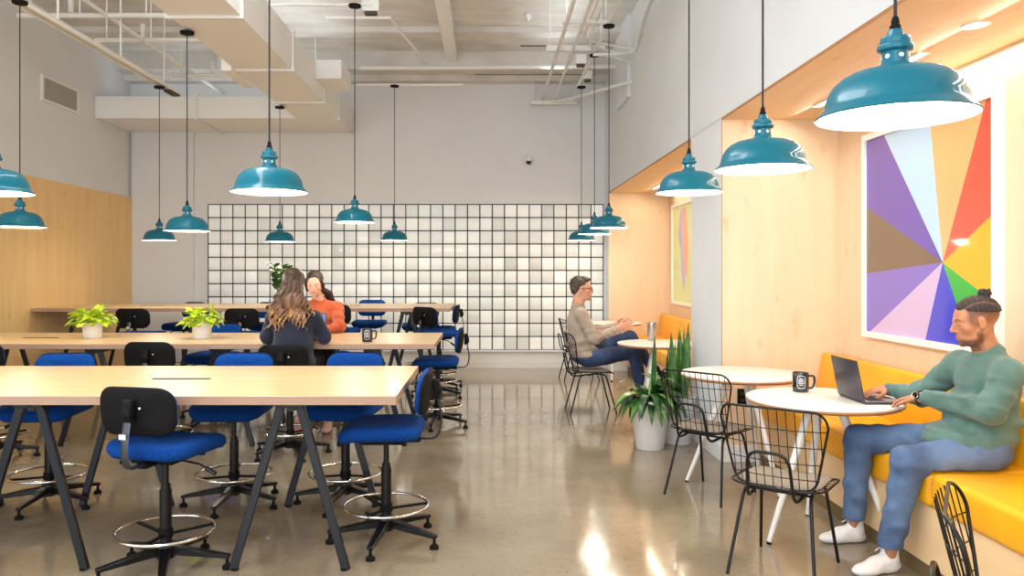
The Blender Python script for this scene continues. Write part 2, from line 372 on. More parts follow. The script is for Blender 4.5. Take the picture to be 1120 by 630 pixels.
def pipe(pts, r, label, name='pipe', cat='pipe', group=None, m='pipe', n=10):
    c = Vector(pts[0]); mb = MB().tube([Vector(p)-c for p in pts], r, n)
    o = mb.build(name, M[m]); o.location = c; return tag(o, label, cat, group)
def smoothpath(pts, n=6, rad=0.12):
    pts = [Vector(p) for p in pts]; out = [pts[0]]
    for i in range(1, len(pts)-1):
        a, b, c = pts[i-1], pts[i], pts[i+1]; r_ = min(rad, (a-b).length*0.45, (c-b).length*0.45)
        p = b+(a-b).normalized()*r_; q = b+(c-b).normalized()*r_
        for k in range(n+1):
            t_ = k/n; out.append(p*(1-t_)**2+b*2*t_*(1-t_)+q*t_*t_)
    out.append(pts[-1]); return out
t = thing('strut_rail', 'white double strut rail along the left wall carrying two pendants', 'rail', (-4.2, 3, 3.95))
f = MB().box(-4.255, -4.225, 1.2, 10.46, 3.95, 3.99).box(-4.175, -4.145, 1.2, 10.46, 3.95, 3.99).box(-4.26, -4.14, 1.2, 10.4, 3.99, 3.995)
wbuild(f, 'rail', M['pipe'], t, smooth=False)
f = MB().box(-4.25, -4.15, 10.2, 10.5, 3.925, 3.95)
wbuild(f, 'end_plate', M['gap'], t, smooth=False)
for y in (4.0, 7.6, 8.9, 10.1): wbuild(MB().tube([(-4.2, y, 3.97), (-4.2, y, ZC)], 0.012), 'hanger_rod', M['pipe'], t)
pipe([(-4.29, 3.0, 4.45), (-4.29, 12.6, 4.45)], 0.025, 'thin white pipe running back beside the left strut rail')
for y, z, x0, x1, lb in ((8.77, 4.45, -5.3, -3.55, 'white cross pipe nearest the camera above the left rail'), (9.7, 4.45, -4.9, -2.85, 'second white cross pipe above the left rail'),
                     (11.3, 4.42, -4.6, -2.2, 'white cross pipe just above the back duct on the left')):
    t = thing('pipe', lb, 'pipe', (x0, y, z))
    wbuild(MB().tube([(x0, y, z), (x1, y, z)], 0.028), 'tube', M['pipe'], t)
    for xx in (x0+0.15, x0+0.7, x1-0.3): wbuild(MB().tube([(xx, y, z), (xx, y, ZC)], 0.010, 6), 'hanger_rod', M['pipe'], t)
    wbuild(MB().tube([(x0+0.6, y, z+0.03), (x0+0.6, y, z+0.2)], 0.03), 'clamp', M['white'], t)
pipe([(-1.9, 11.6, 4.60), (XR, 11.6, 4.62)], 0.03, 'white pipe crossing the ceiling in front of the rear beam')
pipe([(-3.0, 8.1, 4.34), (-1.2, 8.1, 4.34)], 0.016, 'thin white conduit feeding the rear middle pendant')
pipe([(-1.95, 11.6, 4.350), (-0.35, 11.6, 4.350)], 0.02, 'thin white conduit above the pendant at the back right of the tables')
pipe([(-2.0, 9.6, 4.70), (-1.2, 9.6, 4.70), (-0.9, 11.9, 4.70)], 0.02, 'white conduit bending beside the duct volume box')
def jbox(x, y, z, lb, s=0.09):
    o = MB().box(-s, s, -0.05, 0.05, 0, 0.12, bev=0.008).box(-s*0.7, s*0.7, -0.04, 0.04, -0.03, 0, 1).build('junction_box', [M['white'], M['gap']], smooth=False)
    tag(o, lb, 'box', None, (x, y, z))
jbox(-1.22, 8.15, 4.28, 'white junction box beside the rear middle pendant canopy')
jbox(1.19, 9.9, 4.20, 'white junction box left of the middle of three far right canopies', 0.07)
jbox(1.42, 11.0, 4.28, 'small white junction box between the two farthest right canopies', 0.06)
# right-hand pipe runs
pipe([(0.893, 3.0, 4.36), (0.893, 12.6, 4.36)], 0.024, 'leftmost long white pipe of the right-hand ceiling run')
pipe([(1.085, 3.0, 4.36), (1.085, 12.6, 4.36)], 0.020, 'second long white pipe of the right-hand ceiling run')
pipe([(1.36, 3.0, 4.345), (1.36, 11.7, 4.345)], 0.022, 'white pipe carrying the three far right pendants')
for k in range(3):
    x = 1.11+0.065*k
    pipe(smoothpath([(x, 3.0, 4.47-0.03*k), (x, 9.3+0.1*k, 4.47-0.03*k), (x+0.1, 9.6+0.15*k, 4.42-0.03*k), (1.90, 9.9+0.15*k, 4.38-0.04*k)], 6, 0.15), 0.012,
         ['outermost', 'middle', 'innermost'][k]+' thin white conduit of the bundle bending to the right wall', 'conduit', 'conduit')
pipe(smoothpath([(1.885, 7.2, 4.98), (1.885, 9.4, 4.66), (1.885, 9.95, 4.36), (1.6, 9.7, 4.27), (1.32, 9.7, 4.27)], 6, 0.15), 0.02, 'white conduit dropping down the right wall and turning left', 'conduit', 'conduit')
pipe(smoothpath([(1.88, 6.3, 4.95), (1.88, 6.7, 4.62), (1.88, 6.9, 4.95)], 5, 0.05), 0.014, 'short white conduit loop high on the right wall', 'conduit', 'conduit')
pipe(smoothpath([(1.05, 12.55, 4.30), (1.3, 12.3, 4.30), (1.88, 10.2, 4.05)], 5, 0.1), 0.025, 'white conduit sweeping from the rear strut to the right wall', 'conduit', 'conduit')
for y, x0, x1, z, rr, lb in ((8.84, 0.85, 1.40, 4.40, 0.02, 'nearest white cross strut under the right-hand pipes'), (9.9, 0.75, 1.5, 4.40, 0.035, 'thick white cross strut under the right-hand pipes'),
                          (12.55, 0.70, 1.45, 4.29, 0.03, 'white cross strut on the back wall under the right-hand pipes')):
    t = thing('cross_strut', lb, 'strut', (x0, y, z)); wbuild(MB().box(x0, x1, y-rr, y+rr, z-rr, z+rr), 'channel', M['pipe'], t, smooth=False)
    for xx in (x0+0.05, x1-0.05): wbuild(MB().tube([(xx, y, z), (xx, y, ZC)], 0.008, 6), 'hanger_rod', M['pipe'], t)
# vent, security camera, smoke head
t = thing('air_vent', 'square louvred air vent high on the left wall', 'vent', (XL+0.01, 10.55, 3.8))
wbuild(MB().box(XL, XL+0.03, 10.10, 10.14, 3.79, 4.13).box(XL, XL+0.03, 10.96, 11.0, 3.79, 4.13).box(XL, XL+0.03, 10.14, 10.96, 3.79, 3.82).box(XL, XL+0.03, 10.14, 10.96, 4.10, 4.13), 'frame', M['pipe'], t, smooth=False)
f = MB()
for k in range(14): f.box(XL+0.005, XL+0.022, 10.14, 10.96, 3.825+k*0.02, 3.838+k*0.02)
wbuild(f, 'louvres', M['vent'], t, smooth=False)
t = thing('security_camera', 'small white dome security camera on the back wall', 'camera', (0.67, YB, 3.38))
wbuild(MB().box(0.62, 0.72, YB-0.03, YB, 3.33, 3.46, bev=0.01).lathe([(0.045, 0.05), (0.06, 0.03), (0.06, 0.0), (0.05, -0.01)], 20, (0.67, YB-0.09, 3.36)).box(0.65, 0.69, YB-0.1, YB-0.02, 3.38, 3.43), 'housing', M['white'], t)
wbuild(MB().lathe([(0.048, 0), (0.042, -0.03), (0.025, -0.048), (0.0, -0.055)], 20, (0.67, YB-0.09, 3.35)), 'dome', M['glass_black'], t)
o = MB().lathe([(0.045, 0), (0.045, -0.05), (0.03, -0.06), (0.012, -0.09), (0.0, -0.095)], 12).build('sprinkler', M['pipe']); tag(o, 'small white sprinkler head hanging from the ceiling right of the beam', 'sprinkler', None, (0.55, 10.4, ZC))

# ================================================================ TRESTLE TABLES
def make_table(label, group, h, L, D, th, slots):
    t = thing('trestle_table', label, 'table', (0, 0, 0), 0, group)
    f = MB().box(-L/2, L/2, -D/2, D/2, h-th, h, 1, bev=0.002, seg=1)
    # upper face gets the veneer
    o = f.build('tabletop', [M['top'], M['edge']], t, smooth=False)
    for p in o.data.polygons:
        if abs(p.normal.z) > 0.7: p.material_index = 0
    for sx in slots:
        MB().box(sx-0.17, sx+0.17, -0.02, 0.02, h, h+0.0025).build('power_slot', M['black'], t, smooth=False)
    hh = h-th
    for sx in (-1, 1):
        cx = sx*(L/2-0.565)
        for sy in (-1, 1):
            yy = sy*(D/2-0.11)
            for s in (-1, 1):
                lg = MB().bar((cx+s*0.045, yy, hh-0.004), (cx+s*0.295, yy+sy*0.02, 0.0), 0.045, 0.028, (0, 1, 0), bev=0.004).build('leg', M['trestle'], t, smooth=False)
                MB().cyl((cx+s*0.285, yy+sy*0.02), 0.02, 0, 0.012, 10).build('foot', M['black'], lg)
            MB().box(cx-0.075, cx+0.075, yy-0.03, yy+0.03, hh-0.03, hh, bev=0.004).lathe([(0.012, 0), (0.012, 0.006)], 10, mat4=Matrix.Translation((cx, yy-0.03, hh-0.015)) @ Matrix.Rotation(R(90), 4, 'X')).build('bracket', M['trestle'], t, smooth=False)
        MB().box(cx-0.02, cx+0.02, -D/2+0.11, D/2-0.11, hh-0.05, hh-0.02).build('crossbar', M['trestle'], t, smooth=False)
    return t
H1 = 0.92
tb = make_table('nearest long birch trestle table, its right end in view', 'counter height trestle tables', H1, 2.49, 1.28, 0.046, [-0.10])
tb.location = (-0.465-1.245, 4.60, 0)
dup(tb, (-0.465-1.245-2.49, 4.60, 0), 0, 'left table of the nearest row, cut off by the left frame edge')
dup(tb, (-0.465-1.245, 7.49, 0), 0, 'middle row birch trestle table where the two women sit')
dup(tb, (-0.465-1.245-2.49, 7.49, 0), 0, 'left table of the middle row, carrying the leftmost lime green plant')
tb2 = make_table('taller rear birch trestle table at the right end of its row', 'bar height trestle tables', 1.10, 2.65, 1.50, 0.046, [-0.1])
tb2.location = (-0.465-1.325, 10.55, 0)
dup(tb2, (-0.465-1.325-2.65, 10.55, 0), 0, 'taller rear birch trestle table touching the wooden left wall')

# ================================================================ DRAFTING STOOLS
ZS = 0.69
def rounded_rect_pts(w, h, r, n=6):
    pts = []
    for cx, cy, a0 in ((w-r, h-r, 0), (-w+r, h-r, 90), (-w+r, -h+r, 180), (w-r, -h+r, 270)):
        for k in range(n+1):
            a = R(a0+90*k/n); pts.append((cx+r*math.cos(a), cy+r*math.sin(a)))
    return pts
def pillow(w, h, r, layers, fn):
    """stack of scaled rounded rects -> closed solid; layers = [(scale offset inward, t)], fn maps (u,v,t)->xyz"""
    vs = []; fs = []; n = None
    for inset, t_ in layers:
        pts = rounded_rect_pts(w-inset, h-inset, max(0.01, r-inset)); n = len(pts)
        vs += [fn(u, v, t_) for u, v in pts]
    for i in range(len(layers)-1):
        for k in range(n): fs.append((i*n+k, i*n+(k+1) % n, (i+1)*n+(k+1) % n, (i+1)*n+k))
    for i, rev in ((0, True), (len(layers)-1, False)):
        # inner rings down to a centre, so curved surfaces stay smooth
        base = i*n; inset, t_ = layers[i]; prev = list(range(base, base+n))
        for q in (0.66, 0.33):
            idx = len(vs); pts = rounded_rect_pts(w-inset, h-inset, max(0.01, r-inset))
            vs += [fn(u*q, v*q, t_) for u, v in pts]; cur = list(range(idx, idx+n))
            for k in range(n): fs.append((prev[k], prev[(k+1) % n], cur[(k+1) % n], cur[k]))
            prev = cur
        vs.append(fn(0, 0, t_)); c = len(vs)-1
        for k in range(n): fs.append((prev[k], prev[(k+1) % n], c))
    return vs, fs
def make_stool():
    t = thing('drafting_stool', 'x', 'stool')
    # cushion: waterfall front (local +Y is the front)
    def seatf(u, v, t_):
        drop = -0.035*max(0, (v-0.05)/0.2)**2 + 0.012*(abs(u)/0.24)**2 - 0.010*(1-abs(u)/0.24)*(1-abs(v)/0.24)
        return (u, v+0.02, ZS+drop+t_)
    vs, fs = pillow(0.245, 0.235, 0.11, [(0.055, -0.085), (0.02, -0.08), (0.004, -0.062), (0, -0.045), (0.004, -0.025), (0.018, -0.010), (0.05, -0.001), (0.09, 0.002)], seatf)
    MB().add(vs, fs).build('seat', M['blue'], t, angle=80)
    MB().box(-0.12, 0.12, -0.12, 0.14, ZS-0.115, ZS-0.084, bev=0.008).box(-0.03, 0.03, -0.2, -0.1, ZS-0.118, ZS-0.095, bev=0.004).build('seat_plate', M['black'], t)
    def backf(u, v, t_): return (u, -0.235+0.035*(u/0.21)**2-t_-0.10*(v), ZS+0.175+v)
    vs, fs = pillow(0.212, 0.122, 0.085, [(0.012, 0.030), (0.003, 0.026), (0, 0.016), (0.0, 0.012)], backf)
    MB().add(vs, fs).build('backrest_shell', M['black'], t, angle=60)
    vs, fs = pillow(0.206, 0.116, 0.080, [(0.0, 0.013), (0.0, -0.006), (0.008, -0.018), (0.03, -0.026)], backf)
    MB().add(vs, fs).build('backrest_cushion', M['blue'], t, angle=80)
    bar_ = MB(); pts = smoothpath([(0, -0.12, ZS-0.10), (0, -0.30, ZS-0.10), (0, -0.325, ZS+0.0), (0, -0.285, ZS+0.22)], 5, 0.06)
    for a, b_ in zip(pts[:-1], pts[1:]): bar_.bar(a, b_+(b_-a)*0.05, 0.045, 0.009, (1, 0, 0)) if False else None
    bar_.tube(pts, 0.022, 8, flat=(1.0, 0.28))
    bo = bar_.build('back_bar', M['grey_metal'], t, angle=50)
    MB().box(-0.019, 0.019, -0.335, -0.331, ZS+0.055, ZS+0.08).build('tag', M['tag'], t, smooth=False)
    MB().lathe([(0.0, 0.0), (0.026, 0.0), (0.03, 0.008), (0.03, 0.03), (0.02, 0.036), (0, 0.038)], 16, mat4=Matrix.Translation((0, -0.285, ZS+0.175)) @ Matrix.Rotation(R(90), 4, 'X')).box(-0.027, 0.027, -0.31, -0.27, ZS+0.13, ZS+0.24, bev=0.008).build('knob', M['black'], t)
    MB().lathe([(0.006, 0), (0.006, 0.004), (0, 0.005)], 8, mat4=Matrix.Translation((0.06, -0.285, ZS+0.20)) @ Matrix.Rotation(R(90), 4, 'X')).build('screw', M['tag'], t)
    MB().tube([(0.05, 0.0, ZS-0.11), (0.2, 0.0, ZS-0.13), (0.27, 0.0, ZS-0.165)], 0.005, 6).tube([(0.235, 0, ZS-0.148), (0.29, 0, ZS-0.175)], 0.012, 8).build('lever', M['black_gloss'], t)
    MB().cyl((0, 0), 0.030, 0.07, ZS-0.27, 16).cyl((0, 0), 0.024, ZS-0.27, ZS-0.24, 16).cyl((0, 0), 0.016, ZS-0.24, ZS-0.10, 12).build('column', M['black_gloss'], t)
    rg = MB().tube([(0.243*math.cos(2*PI*k/40), 0.243*math.sin(2*PI*k/40), 0.205) for k in range(40)], 0.0095, 8, closed=True).build('foot_ring', M['chrome'], t, angle=80)
    for k in range(3):
        a = R(40+120*k); MB().bar((0.02*math.cos(a), 0.02*math.sin(a), 0.185), (0.236*math.cos(a), 0.236*math.sin(a), 0.203), 0.018, 0.012).build('ring_spoke', M['black'], rg, smooth=False)
    MB().cyl((0, 0), 0.037, 0.17, 0.215, 16).build('ring_collar', M['black'], t)
    MB().lathe([(0.04, 0.06), (0.05, 0.07), (0.05, 0.13), (0.035, 0.15)], 20).build('hub', M['black_gloss'], t)
    for k in range(5):
        a = R(18+72*k); c, s = math.cos(a), math.sin(a)
        lg = MB().bar((0.03*c, 0.03*s, 0.105), (0.335*c, 0.335*s, 0.066), 0.058, 0.045, w1=0.034, t1=0.020, bev=0.005).build('leg', M['black_gloss'], t)
        MB().lathe([(0.009, 0.02), (0.009, 0.06)], 8, (0.32*c, 0.32*s, 0)).lathe([(0.026, 0.0), (0.026, 0.016), (0.012, 0.028)], 14, (0.32*c, 0.32*s, 0)).build('glide', M['black'], lg)
    return t
stool0 = make_stool()
G1, G2, G3 = 'stools at the nearest table', 'stools at the middle tables', 'taller stools at the rear tables'
UP = ('seat', 'seat_plate', 'backrest_shell', 'backrest_cushion', 'back_bar', 'tag', 'knob', 'screw', 'lever')
tallcol = MB().cyl((0, 0), 0.030, 0.07, ZS-0.20, 16).cyl((0, 0), 0.024, ZS-0.20, ZS-0.17, 16).cyl((0, 0), 0.016, ZS-0.17, ZS+0.08, 12)
_tc = tallcol.build('column', M['black_gloss']); tallmesh = _tc.data; bpy.data.objects.remove(_tc)
def stool(x, y, deg, label, group, dz=0, base=None):
    r_ = dup(stool0, (x, y, 0), R(deg), label, group)
    for c in r_.children:
        k = c.name.split('.')[0]
        if dz and k in UP: c.location.z += dz
        if dz and k == 'column': c.data = tallmesh
        if base is not None and k == 'leg':
            c.rotation_euler.z = R(base)
    return r_
stool0.location = (-1.68, 4.06, 0); stool0.rotation_euler = (0, 0, R(-13)); stool0['group'] = G1
stool0['label'] = 'blue stool at the nearest table with its black back to the camera, lower left'
for c in stool0.children:
    if c.name.startswith('leg'): c.rotation_euler.z = R(-4)
stool(-0.585, 4.50, 90, 'blue stool at the right end of the nearest table, seen side-on', G1, base=10)
stool(-1.70, 5.22, 180, 'blue stool on the far side of the nearest table, middle of the three', G1)
stool(-0.955, 5.24, 172, 'blue stool on the far side of the nearest table, closest to its right end', G1)
stool(-2.93, 5.20, 182, 'blue stool on the far side of the nearest table, by the left frame edge', G1)
stool(-2.74, 6.55, -3, 'black-backed stool at the middle table, behind the power slot of the nearest table', G2)
stool(-1.68, 6.62, 0, 'stool under the woman with long wavy hair', G2, dz=-0.03)
stool(-4.12, 6.5, 0, 'stool at the left frame edge, only its black back corner showing', G2)
stool(-1.75, 8.38, 180, 'stool under the woman in the rust orange sweater', G2)
stool(-2.93, 8.32, 172, 'stool across the middle table, behind the right lime green plant', G2)
stool(-0.505, 7.88, 90, 'blue stool at the right end of the middle table, seen side-on', G2, base=10)
DZ = 0.13
stool(-4.28, 9.62, -3, 'black-backed stool at the rear table between the two lime green plants', G3, DZ)
stool(-2.97, 9.62, 0, 'black-backed stool at the rear table just left of the long-haired woman', G3, DZ)
stool(-1.83, 9.55, -4, 'black-backed stool at the rear table right behind the woman in orange', G3, DZ+0.05)
stool(-0.62, 9.72, -42, 'turned black-backed stool at the near right corner of the rear table', G3, DZ+0.01)
stool(-0.64, 10.45, 88, 'blue stool at the right end of the rear table, seen side-on', G3, DZ)
stool(-1.74, 11.5, 180, 'blue-backed stool facing the camera behind the rear table, right of the woman in orange', G3, DZ+0.02)
stool(-0.98, 11.5, 166, 'rightmost blue-backed stool facing the camera behind the rear table', G3, DZ-0.02)
stool(-4.46, 11.42, 160, 'leftmost blue-backed stool facing the camera behind the rear table', G3, DZ-0.01)
stool(-3.25, 11.45, 180, 'blue-backed stool facing the camera behind the rear table, left of the long-haired woman', G3, DZ-0.01)

# ================================================================ PENDANTS
def make_pendant():
    t = thing('pendant_lamp', 'x', 'lamp')       # origin at the rim, z = 0
    outer = [(0.2085, -0.002), (0.212, 0.001), (0.208, 0.006), (0.199, 0.014), (0.190, 0.024), (0.186, 0.034), (0.183, 0.050), (0.176, 0.070), (0.163, 0.092), (0.143, 0.111), (0.118, 0.124),
             (0.09, 0.131), (0.062, 0.136), (0.045, 0.140), (0.042, 0.147), (0.036, 0.150), (0.034, 0.182), (0.046, 0.188), (0.048, 0.195), (0.046, 0.202), (0.038, 0.206), (0.040, 0.214), (0.038, 0.224), (0.022, 0.230), (0.019, 0.246), (0.0, 0.246)]
    f = MB(); f.capb = False; f.lathe(outer, 48); f.build('shade', M['teal'], t, angle=35)
    inner = [(0.2085, -0.002), (0.196, 0.010), (0.184, 0.022), (0.179, 0.045), (0.168, 0.072), (0.150, 0.095), (0.118, 0.115), (0.06, 0.125), (0.0, 0.126)]
    f = MB(); f.capb = False; f.lathe(inner, 48); f.build('shade_lining', M['lining'], t, angle=60)
    f = MB(); f.lathe([(0.0, 0.030), (0.02, 0.034), (0.03, 0.050), (0.03, 0.066), (0.018, 0.09), (0.014, 0.12)], 20); bl = f.build('bulb', M['bulb'], t, angle=80)
    for k in range(6):
        f = MB(); a = 2*PI*k/6+0.5; f.lathe([(0.0, 0.0), (0.007, 0.0), (0.006, 0.003), (0, 0.004)], 10, mat4=Matrix.Translation((0.034*math.cos(a), 0.034*math.sin(a), 0.168)) @ Matrix.Rotation(a, 4, 'Z') @ Matrix.Rotation(R(90), 4, 'Y'))
        f.build('vent_hole', M['print'], t)
    MB().lathe([(0.015, 0.246), (0.015, 0.258), (0.011, 0.262), (0.011, 0.272), (0.007, 0.284)], 16).build('cord_grip', M['black'], t)
    return t
pend0 = make_pendant()
PEND = [  # x, y, z rim, canopy z, label, group, watts
    (1.155, 2.20, 1.99, ZC, 'largest teal pendant, nearest, in front of the colourful painting', 'R'),
    (1.255, 3.54, 2.02, ZC, 'teal pendant second nearest in the right-hand row, before the birch alcove', 'R'),
    (1.290, 4.97, 2.06, ZC, 'teal pendant third in the right-hand row, before the grey column', 'R'),
    (1.365, 8.72, 2.05, 4.323, 'nearest of the three clustered teal pendants above the seated man in beige', 'R'),
    (1.365, 9.90, 2.04, 4.323, 'middle of the three clustered teal pendants at the far end', 'R'),
    (1.405, 11.6, 2.03, 4.323, 'farthest of the three clustered teal pendants, before the glass blocks', 'R'),
    (-1.22, 4.35, 2.00, ZC, 'large teal pendant above the nearest table', 'L'),
    (-2.80, 4.40, 2.00, 3.825, 'teal pendant cut by the left frame edge, nearest on the left', 'L'),
    (-1.375, 8.06, 2.07, 4.324, 'teal pendant above the woman in orange, on a black ceiling canopy', 'L'),
    (-2.82, 7.30, 1.94, 3.81, 'teal pendant hanging from the duct over the middle table', 'L'),
    (-4.12, 6.85, 1.95, 3.94, 'teal pendant in front of the wooden left wall', 'L'),
    (-1.385, 11.6, 2.03, 4.340, 'small teal pendant over the rear table, farthest right on the table side', 'L'),
    (-2.83, 10.6, 1.97, 3.81, 'small teal pendant directly above the long-haired woman, seen against the glass blocks', 'L'),
    (-4.22, 10.0, 1.965, 3.94, 'small teal pendant left of the glass blocks, hanging from the strut rail', 'L')]
for i, (x, y, z, zc, lb, g_) in enumerate(PEND):
    gr = 'teal pendants over the cafe tables' if g_ == 'R' else 'teal pendants over the work tables'
    if i == 0: t = pend0; t.location = (x, y, z); t['label'] = lb; t['group'] = gr
    else: t = dup(pend0, (x, y, z), R(17*i), lb, gr)
for i, (x, y, z, zc, lb, g_) in enumerate(PEND):
    t = [o for o in SC.objects if o.name.startswith('pendant_lamp') and o.type == 'EMPTY' and o['label'] == lb][0]
    MB().tube([(0, 0, 0.27), (0, 0, zc-z-0.02)], 0.0048, 8).build('cord', M['cord'], t)
    MB().lathe([(0.0, -0.03), (0.01, -0.03), (0.062, -0.022), (0.066, -0.004), (0.066, 0.0)], 24, (0, 0, zc-z)).build('canopy', M['black'], t)
    l = bpy.data.lights.new('bulb_light', 'POINT'); l.energy = 16; l.color = (1, 0.90, 0.76); l.shadow_soft_size = 0.075
    lo = bpy.data.objects.new('bulb_light', l); COL.objects.link(lo); lo.parent = t; lo.location = (0, 0, 0.005)

# ================================================================ CAFE TABLES
def make_round():
    t = thing('round_table', 'x', 'table')
    f = MB().lathe([(0.0, 0.780), (0.416, 0.780), (0.4315, 0.792), (0.4315, 0.802)], 64, mi=1)
    f.build('tabletop', [M['laminate'], M['ply_edge']], t, angle=30)
    f = MB(); f.lathe([(0.4315, 0.802), (0.431, 0.812), (0.424, 0.814), (0.0, 0.814)], 64); f.build('laminate_surface', M['laminate'], t, angle=30)
    MB().lathe([(0.0, 0.76), (0.12, 0.76), (0.13, 0.779), (0, 0.779)], 24).build('mounting_plate', M['white_metal'], t)
    for k in range(3):
        a = R(90+120*k); c, s = math.cos(a), math.sin(a)
        lg = MB().tube([(0.09*c, 0.09*s, 0.775), (0.39*c, 0.39*s, 0.012)], [0.030, 0.015], 14, flat=(1.0, 0.9)).build('leg', M['white_metal'], t)
        MB().cyl((0.39*c, 0.39*s), 0.014, 0, 0.014, 10).build('foot', M['black'], lg)
    return t
rt = make_round(); GR = 'white round cafe tables'
rt.rotation_euler.z = R(-10); rt.location = (1.975, 4.57, 0); rt['label'] = 'nearest white round cafe table with the laptop on it'; rt['group'] = GR
dup(rt, (1.865, 5.70, 0), R(-38), 'second white round cafe table, empty, before the birch alcove wall', GR)
dup(rt, (1.80, 8.15, 0), R(20), 'white round cafe table in front of the man in beige, with a steel tumbler', GR)
dup(rt, (1.84, 11.45, 0), R(50), 'farthest white round cafe table near the glass blocks', GR)

# ================================================================ WIRE CHAIRS
def make_chair():
    t = thing('wire_chair', 'x', 'chair')
    # back outline in (s, v)
    outl = []
    def arc(cx, cy, rx, ry, a0, a1, n=8):
        for k in range(n+1):
            a = R(a0+(a1-a0)*k/n); outl.append((cx+rx*math.cos(a), cy+ry*math.sin(a)))
    arc(0.212, 0.335, 0.085, 0.085, 0, 90); arc(-0.212, 0.335, 0.085, 0.085, 90, 180)
    arc(-0.11, 0.09, 0.115, 0.09, 195, 270); arc(0.11, 0.09, 0.115, 0.09, 270, 345)
    def bf(s, v): return Vector((s*(1-0.10*(s/0.28)**2), -0.20-0.10*v/0.42+0.055*(s/0.28)**2, 0.455+v))
    def clip(vert, c):
        hits = []
        for (a, b_) in zip(outl, outl[1:]+outl[:1]):
            p, q = (a, b_) if vert else (a[::-1], b_[::-1])
            if (p[0]-c)*(q[0]-c) < 0: hits.append(p[1]+(q[1]-p[1])*(c-p[0])/(q[0]-p[0]))
        return (min(hits), max(hits)) if len(hits) >= 2 else None
    fr = MB().tube([bf(*p) for p in outl], 0.0062, 8, closed=True).build('back_frame', M['black_gloss'], t, angle=80)
    w_ = MB()
    for k in range(-6, 7):
        c = k*0.042; h_ = clip(True, c+1e-5)
        if h_: w_.tube([bf(c, h_[0]+(h_[1]-h_[0])*j/10) for j in range(11)], 0.0026, 5)
    for v in (0.07, 0.15, 0.235, 0.32):
        h_ = clip(False, v+1e-5)
        if h_: w_.tube([bf(h_[0]+(h_[1]-h_[0])*j/16, v) for j in range(17)], 0.0026, 5)
    w_.build('back_wires', M['black_gloss'], t)
    def sf(u, v): return Vector((u, v, 0.452+0.012*((u/0.23)**2+(v/0.23)**2)-0.03*max(0, (v-0.1)/0.13)**2))
    sp = rounded_rect_pts(0.235, 0.225, 0.11, 7)
    MB().tube([sf(*p) for p in sp], 0.006, 8, closed=True).build('seat_frame', M['black_gloss'], t, angle=80)
    w_ = MB()
    for k in range(-4, 5):
        c = k*0.05; L_ = 0.222 if abs(k) < 3 else (0.205 if abs(k) == 3 else 0.16)
        w_.tube([sf(c, L_*(j/5-1)) for j in range(11)], 0.0026, 5); w_.tube([sf(L_*(j/5-1), c) for j in range(11)], 0.0026, 5)
    w_.build('seat_wires', M['black_gloss'], t)
    def pf(u, v, t_): p = sf(u, v); return (p.x, p.y, p.z+t_)
    vs, fs = pillow(0.205, 0.2, 0.11, [(0.01, 0.004), (0, 0.009), (0.004, 0.018), (0.02, 0.022)], pf)
    MB().add(vs, fs).build('seat_pad', M['pad'], t, angle=80)
    # hoop behind the back carries it
    MB().tube(smoothpath([(-0.125, -0.08, 0.425), (-0.115, -0.25, 0.405), (-0.10, -0.305, 0.66), (0.10, -0.305, 0.66), (0.115, -0.25, 0.405), (0.125, -0.08, 0.425)], 6, 0.07), 0.0085, 8).build('back_hoop', M['black_gloss'], t, angle=80)
    for sx in (-1, 1):
        MB().tube(smoothpath([(sx*0.15, 0.02, 0.44), (sx*0.165, 0.13, 0.435), (sx*0.205, 0.245, 0.0)], 5, 0.05), 0.0088, 10).build('leg', M['black_gloss'], t, angle=80)
        MB().tube(smoothpath([(sx*0.15, 0.02, 0.44), (sx*0.165, -0.15, 0.425), (sx*0.215, -0.265, 0.0)], 5, 0.05), 0.0088, 10).build('leg', M['black_gloss'], t, angle=80)
    MB().tube([(-0.15, 0.05, 0.437), (0.15, 0.05, 0.437)], 0.007, 8).tube([(-0.16, -0.13, 0.43), (0.16, -0.13, 0.43)], 0.007, 8).build('crossbar', M['black_gloss'], t)
    return t
ch = make_chair(); GC = 'black wire chairs'
ch.location = (1.565, 4.08, 0); ch.rotation_euler.z = R(-37); ch['group'] = GC; ch['label'] = 'black wire chair pulled up to the nearest round table'
dup(ch, (1.575, 5.46, 0), R(-45), 'black wire chair at the second round table, beside the white planters', GC)
dup(ch, (1.16, 8.66, 0), R(-88), 'black wire chair the man in beige sits on', GC)
dup(ch, (1.34, 11.3, 0), R(-85), 'farthest black wire chair, half hidden behind the man in beige', GC)
dup(ch, (1.60, 2.18, 0), R(-122), 'black wire chair edge cut off at the bottom right corner of the photo', GC)

# ================================================================ BENCHES
def cushion(x0, x1, y0, y1, z0, z1, bev=0.035):
    return MB().box(x0, x1, y0, y1, z0, z1, bev=bev, seg=4)
def bench(label, y0, y1, seams):
    t = thing('bench', label, 'bench', (2.45, (y0+y1)/2, 0))
    wbuild(MB().box(2.215, AX-0.01, y0, y1, 0.0, 0.09), 'plinth', M['plinth'], t, smooth=False)
    wbuild(MB().box(2.20, AX-0.01, y0, y1, 0.09, 0.385), 'base', M['birch_y'], t, smooth=False)
    ys = [y0]+seams+[y1]
    for a, b_ in zip(ys[:-1], ys[1:]):
        wbuild(cushion(2.175, 2.76, a+0.003, b_-0.003, 0.385, 0.565), 'seat_cushion', M['yellow'], t, angle=80)
        f = MB().box(-0.075, 0.075, a+0.003, b_-0.003, 0.0, 0.40, bev=0.03, seg=4)
        mt = Matrix.Translation((2.735, 0, 0.50)) @ Matrix.Rotation(R(9), 4, 'Y'); f.v = [tuple(mt @ Vector(v)) for v in f.v]
        f.v = [(min(v[0], AX-0.012), v[1], v[2]) for v in f.v]
        wbuild(f, 'back_cushion', M['yellow'], t, angle=80)
    return t
bench('long yellow leather bench in the near alcove, on a birch base', -1.5, YA-0.015, [1.30, 3.83])
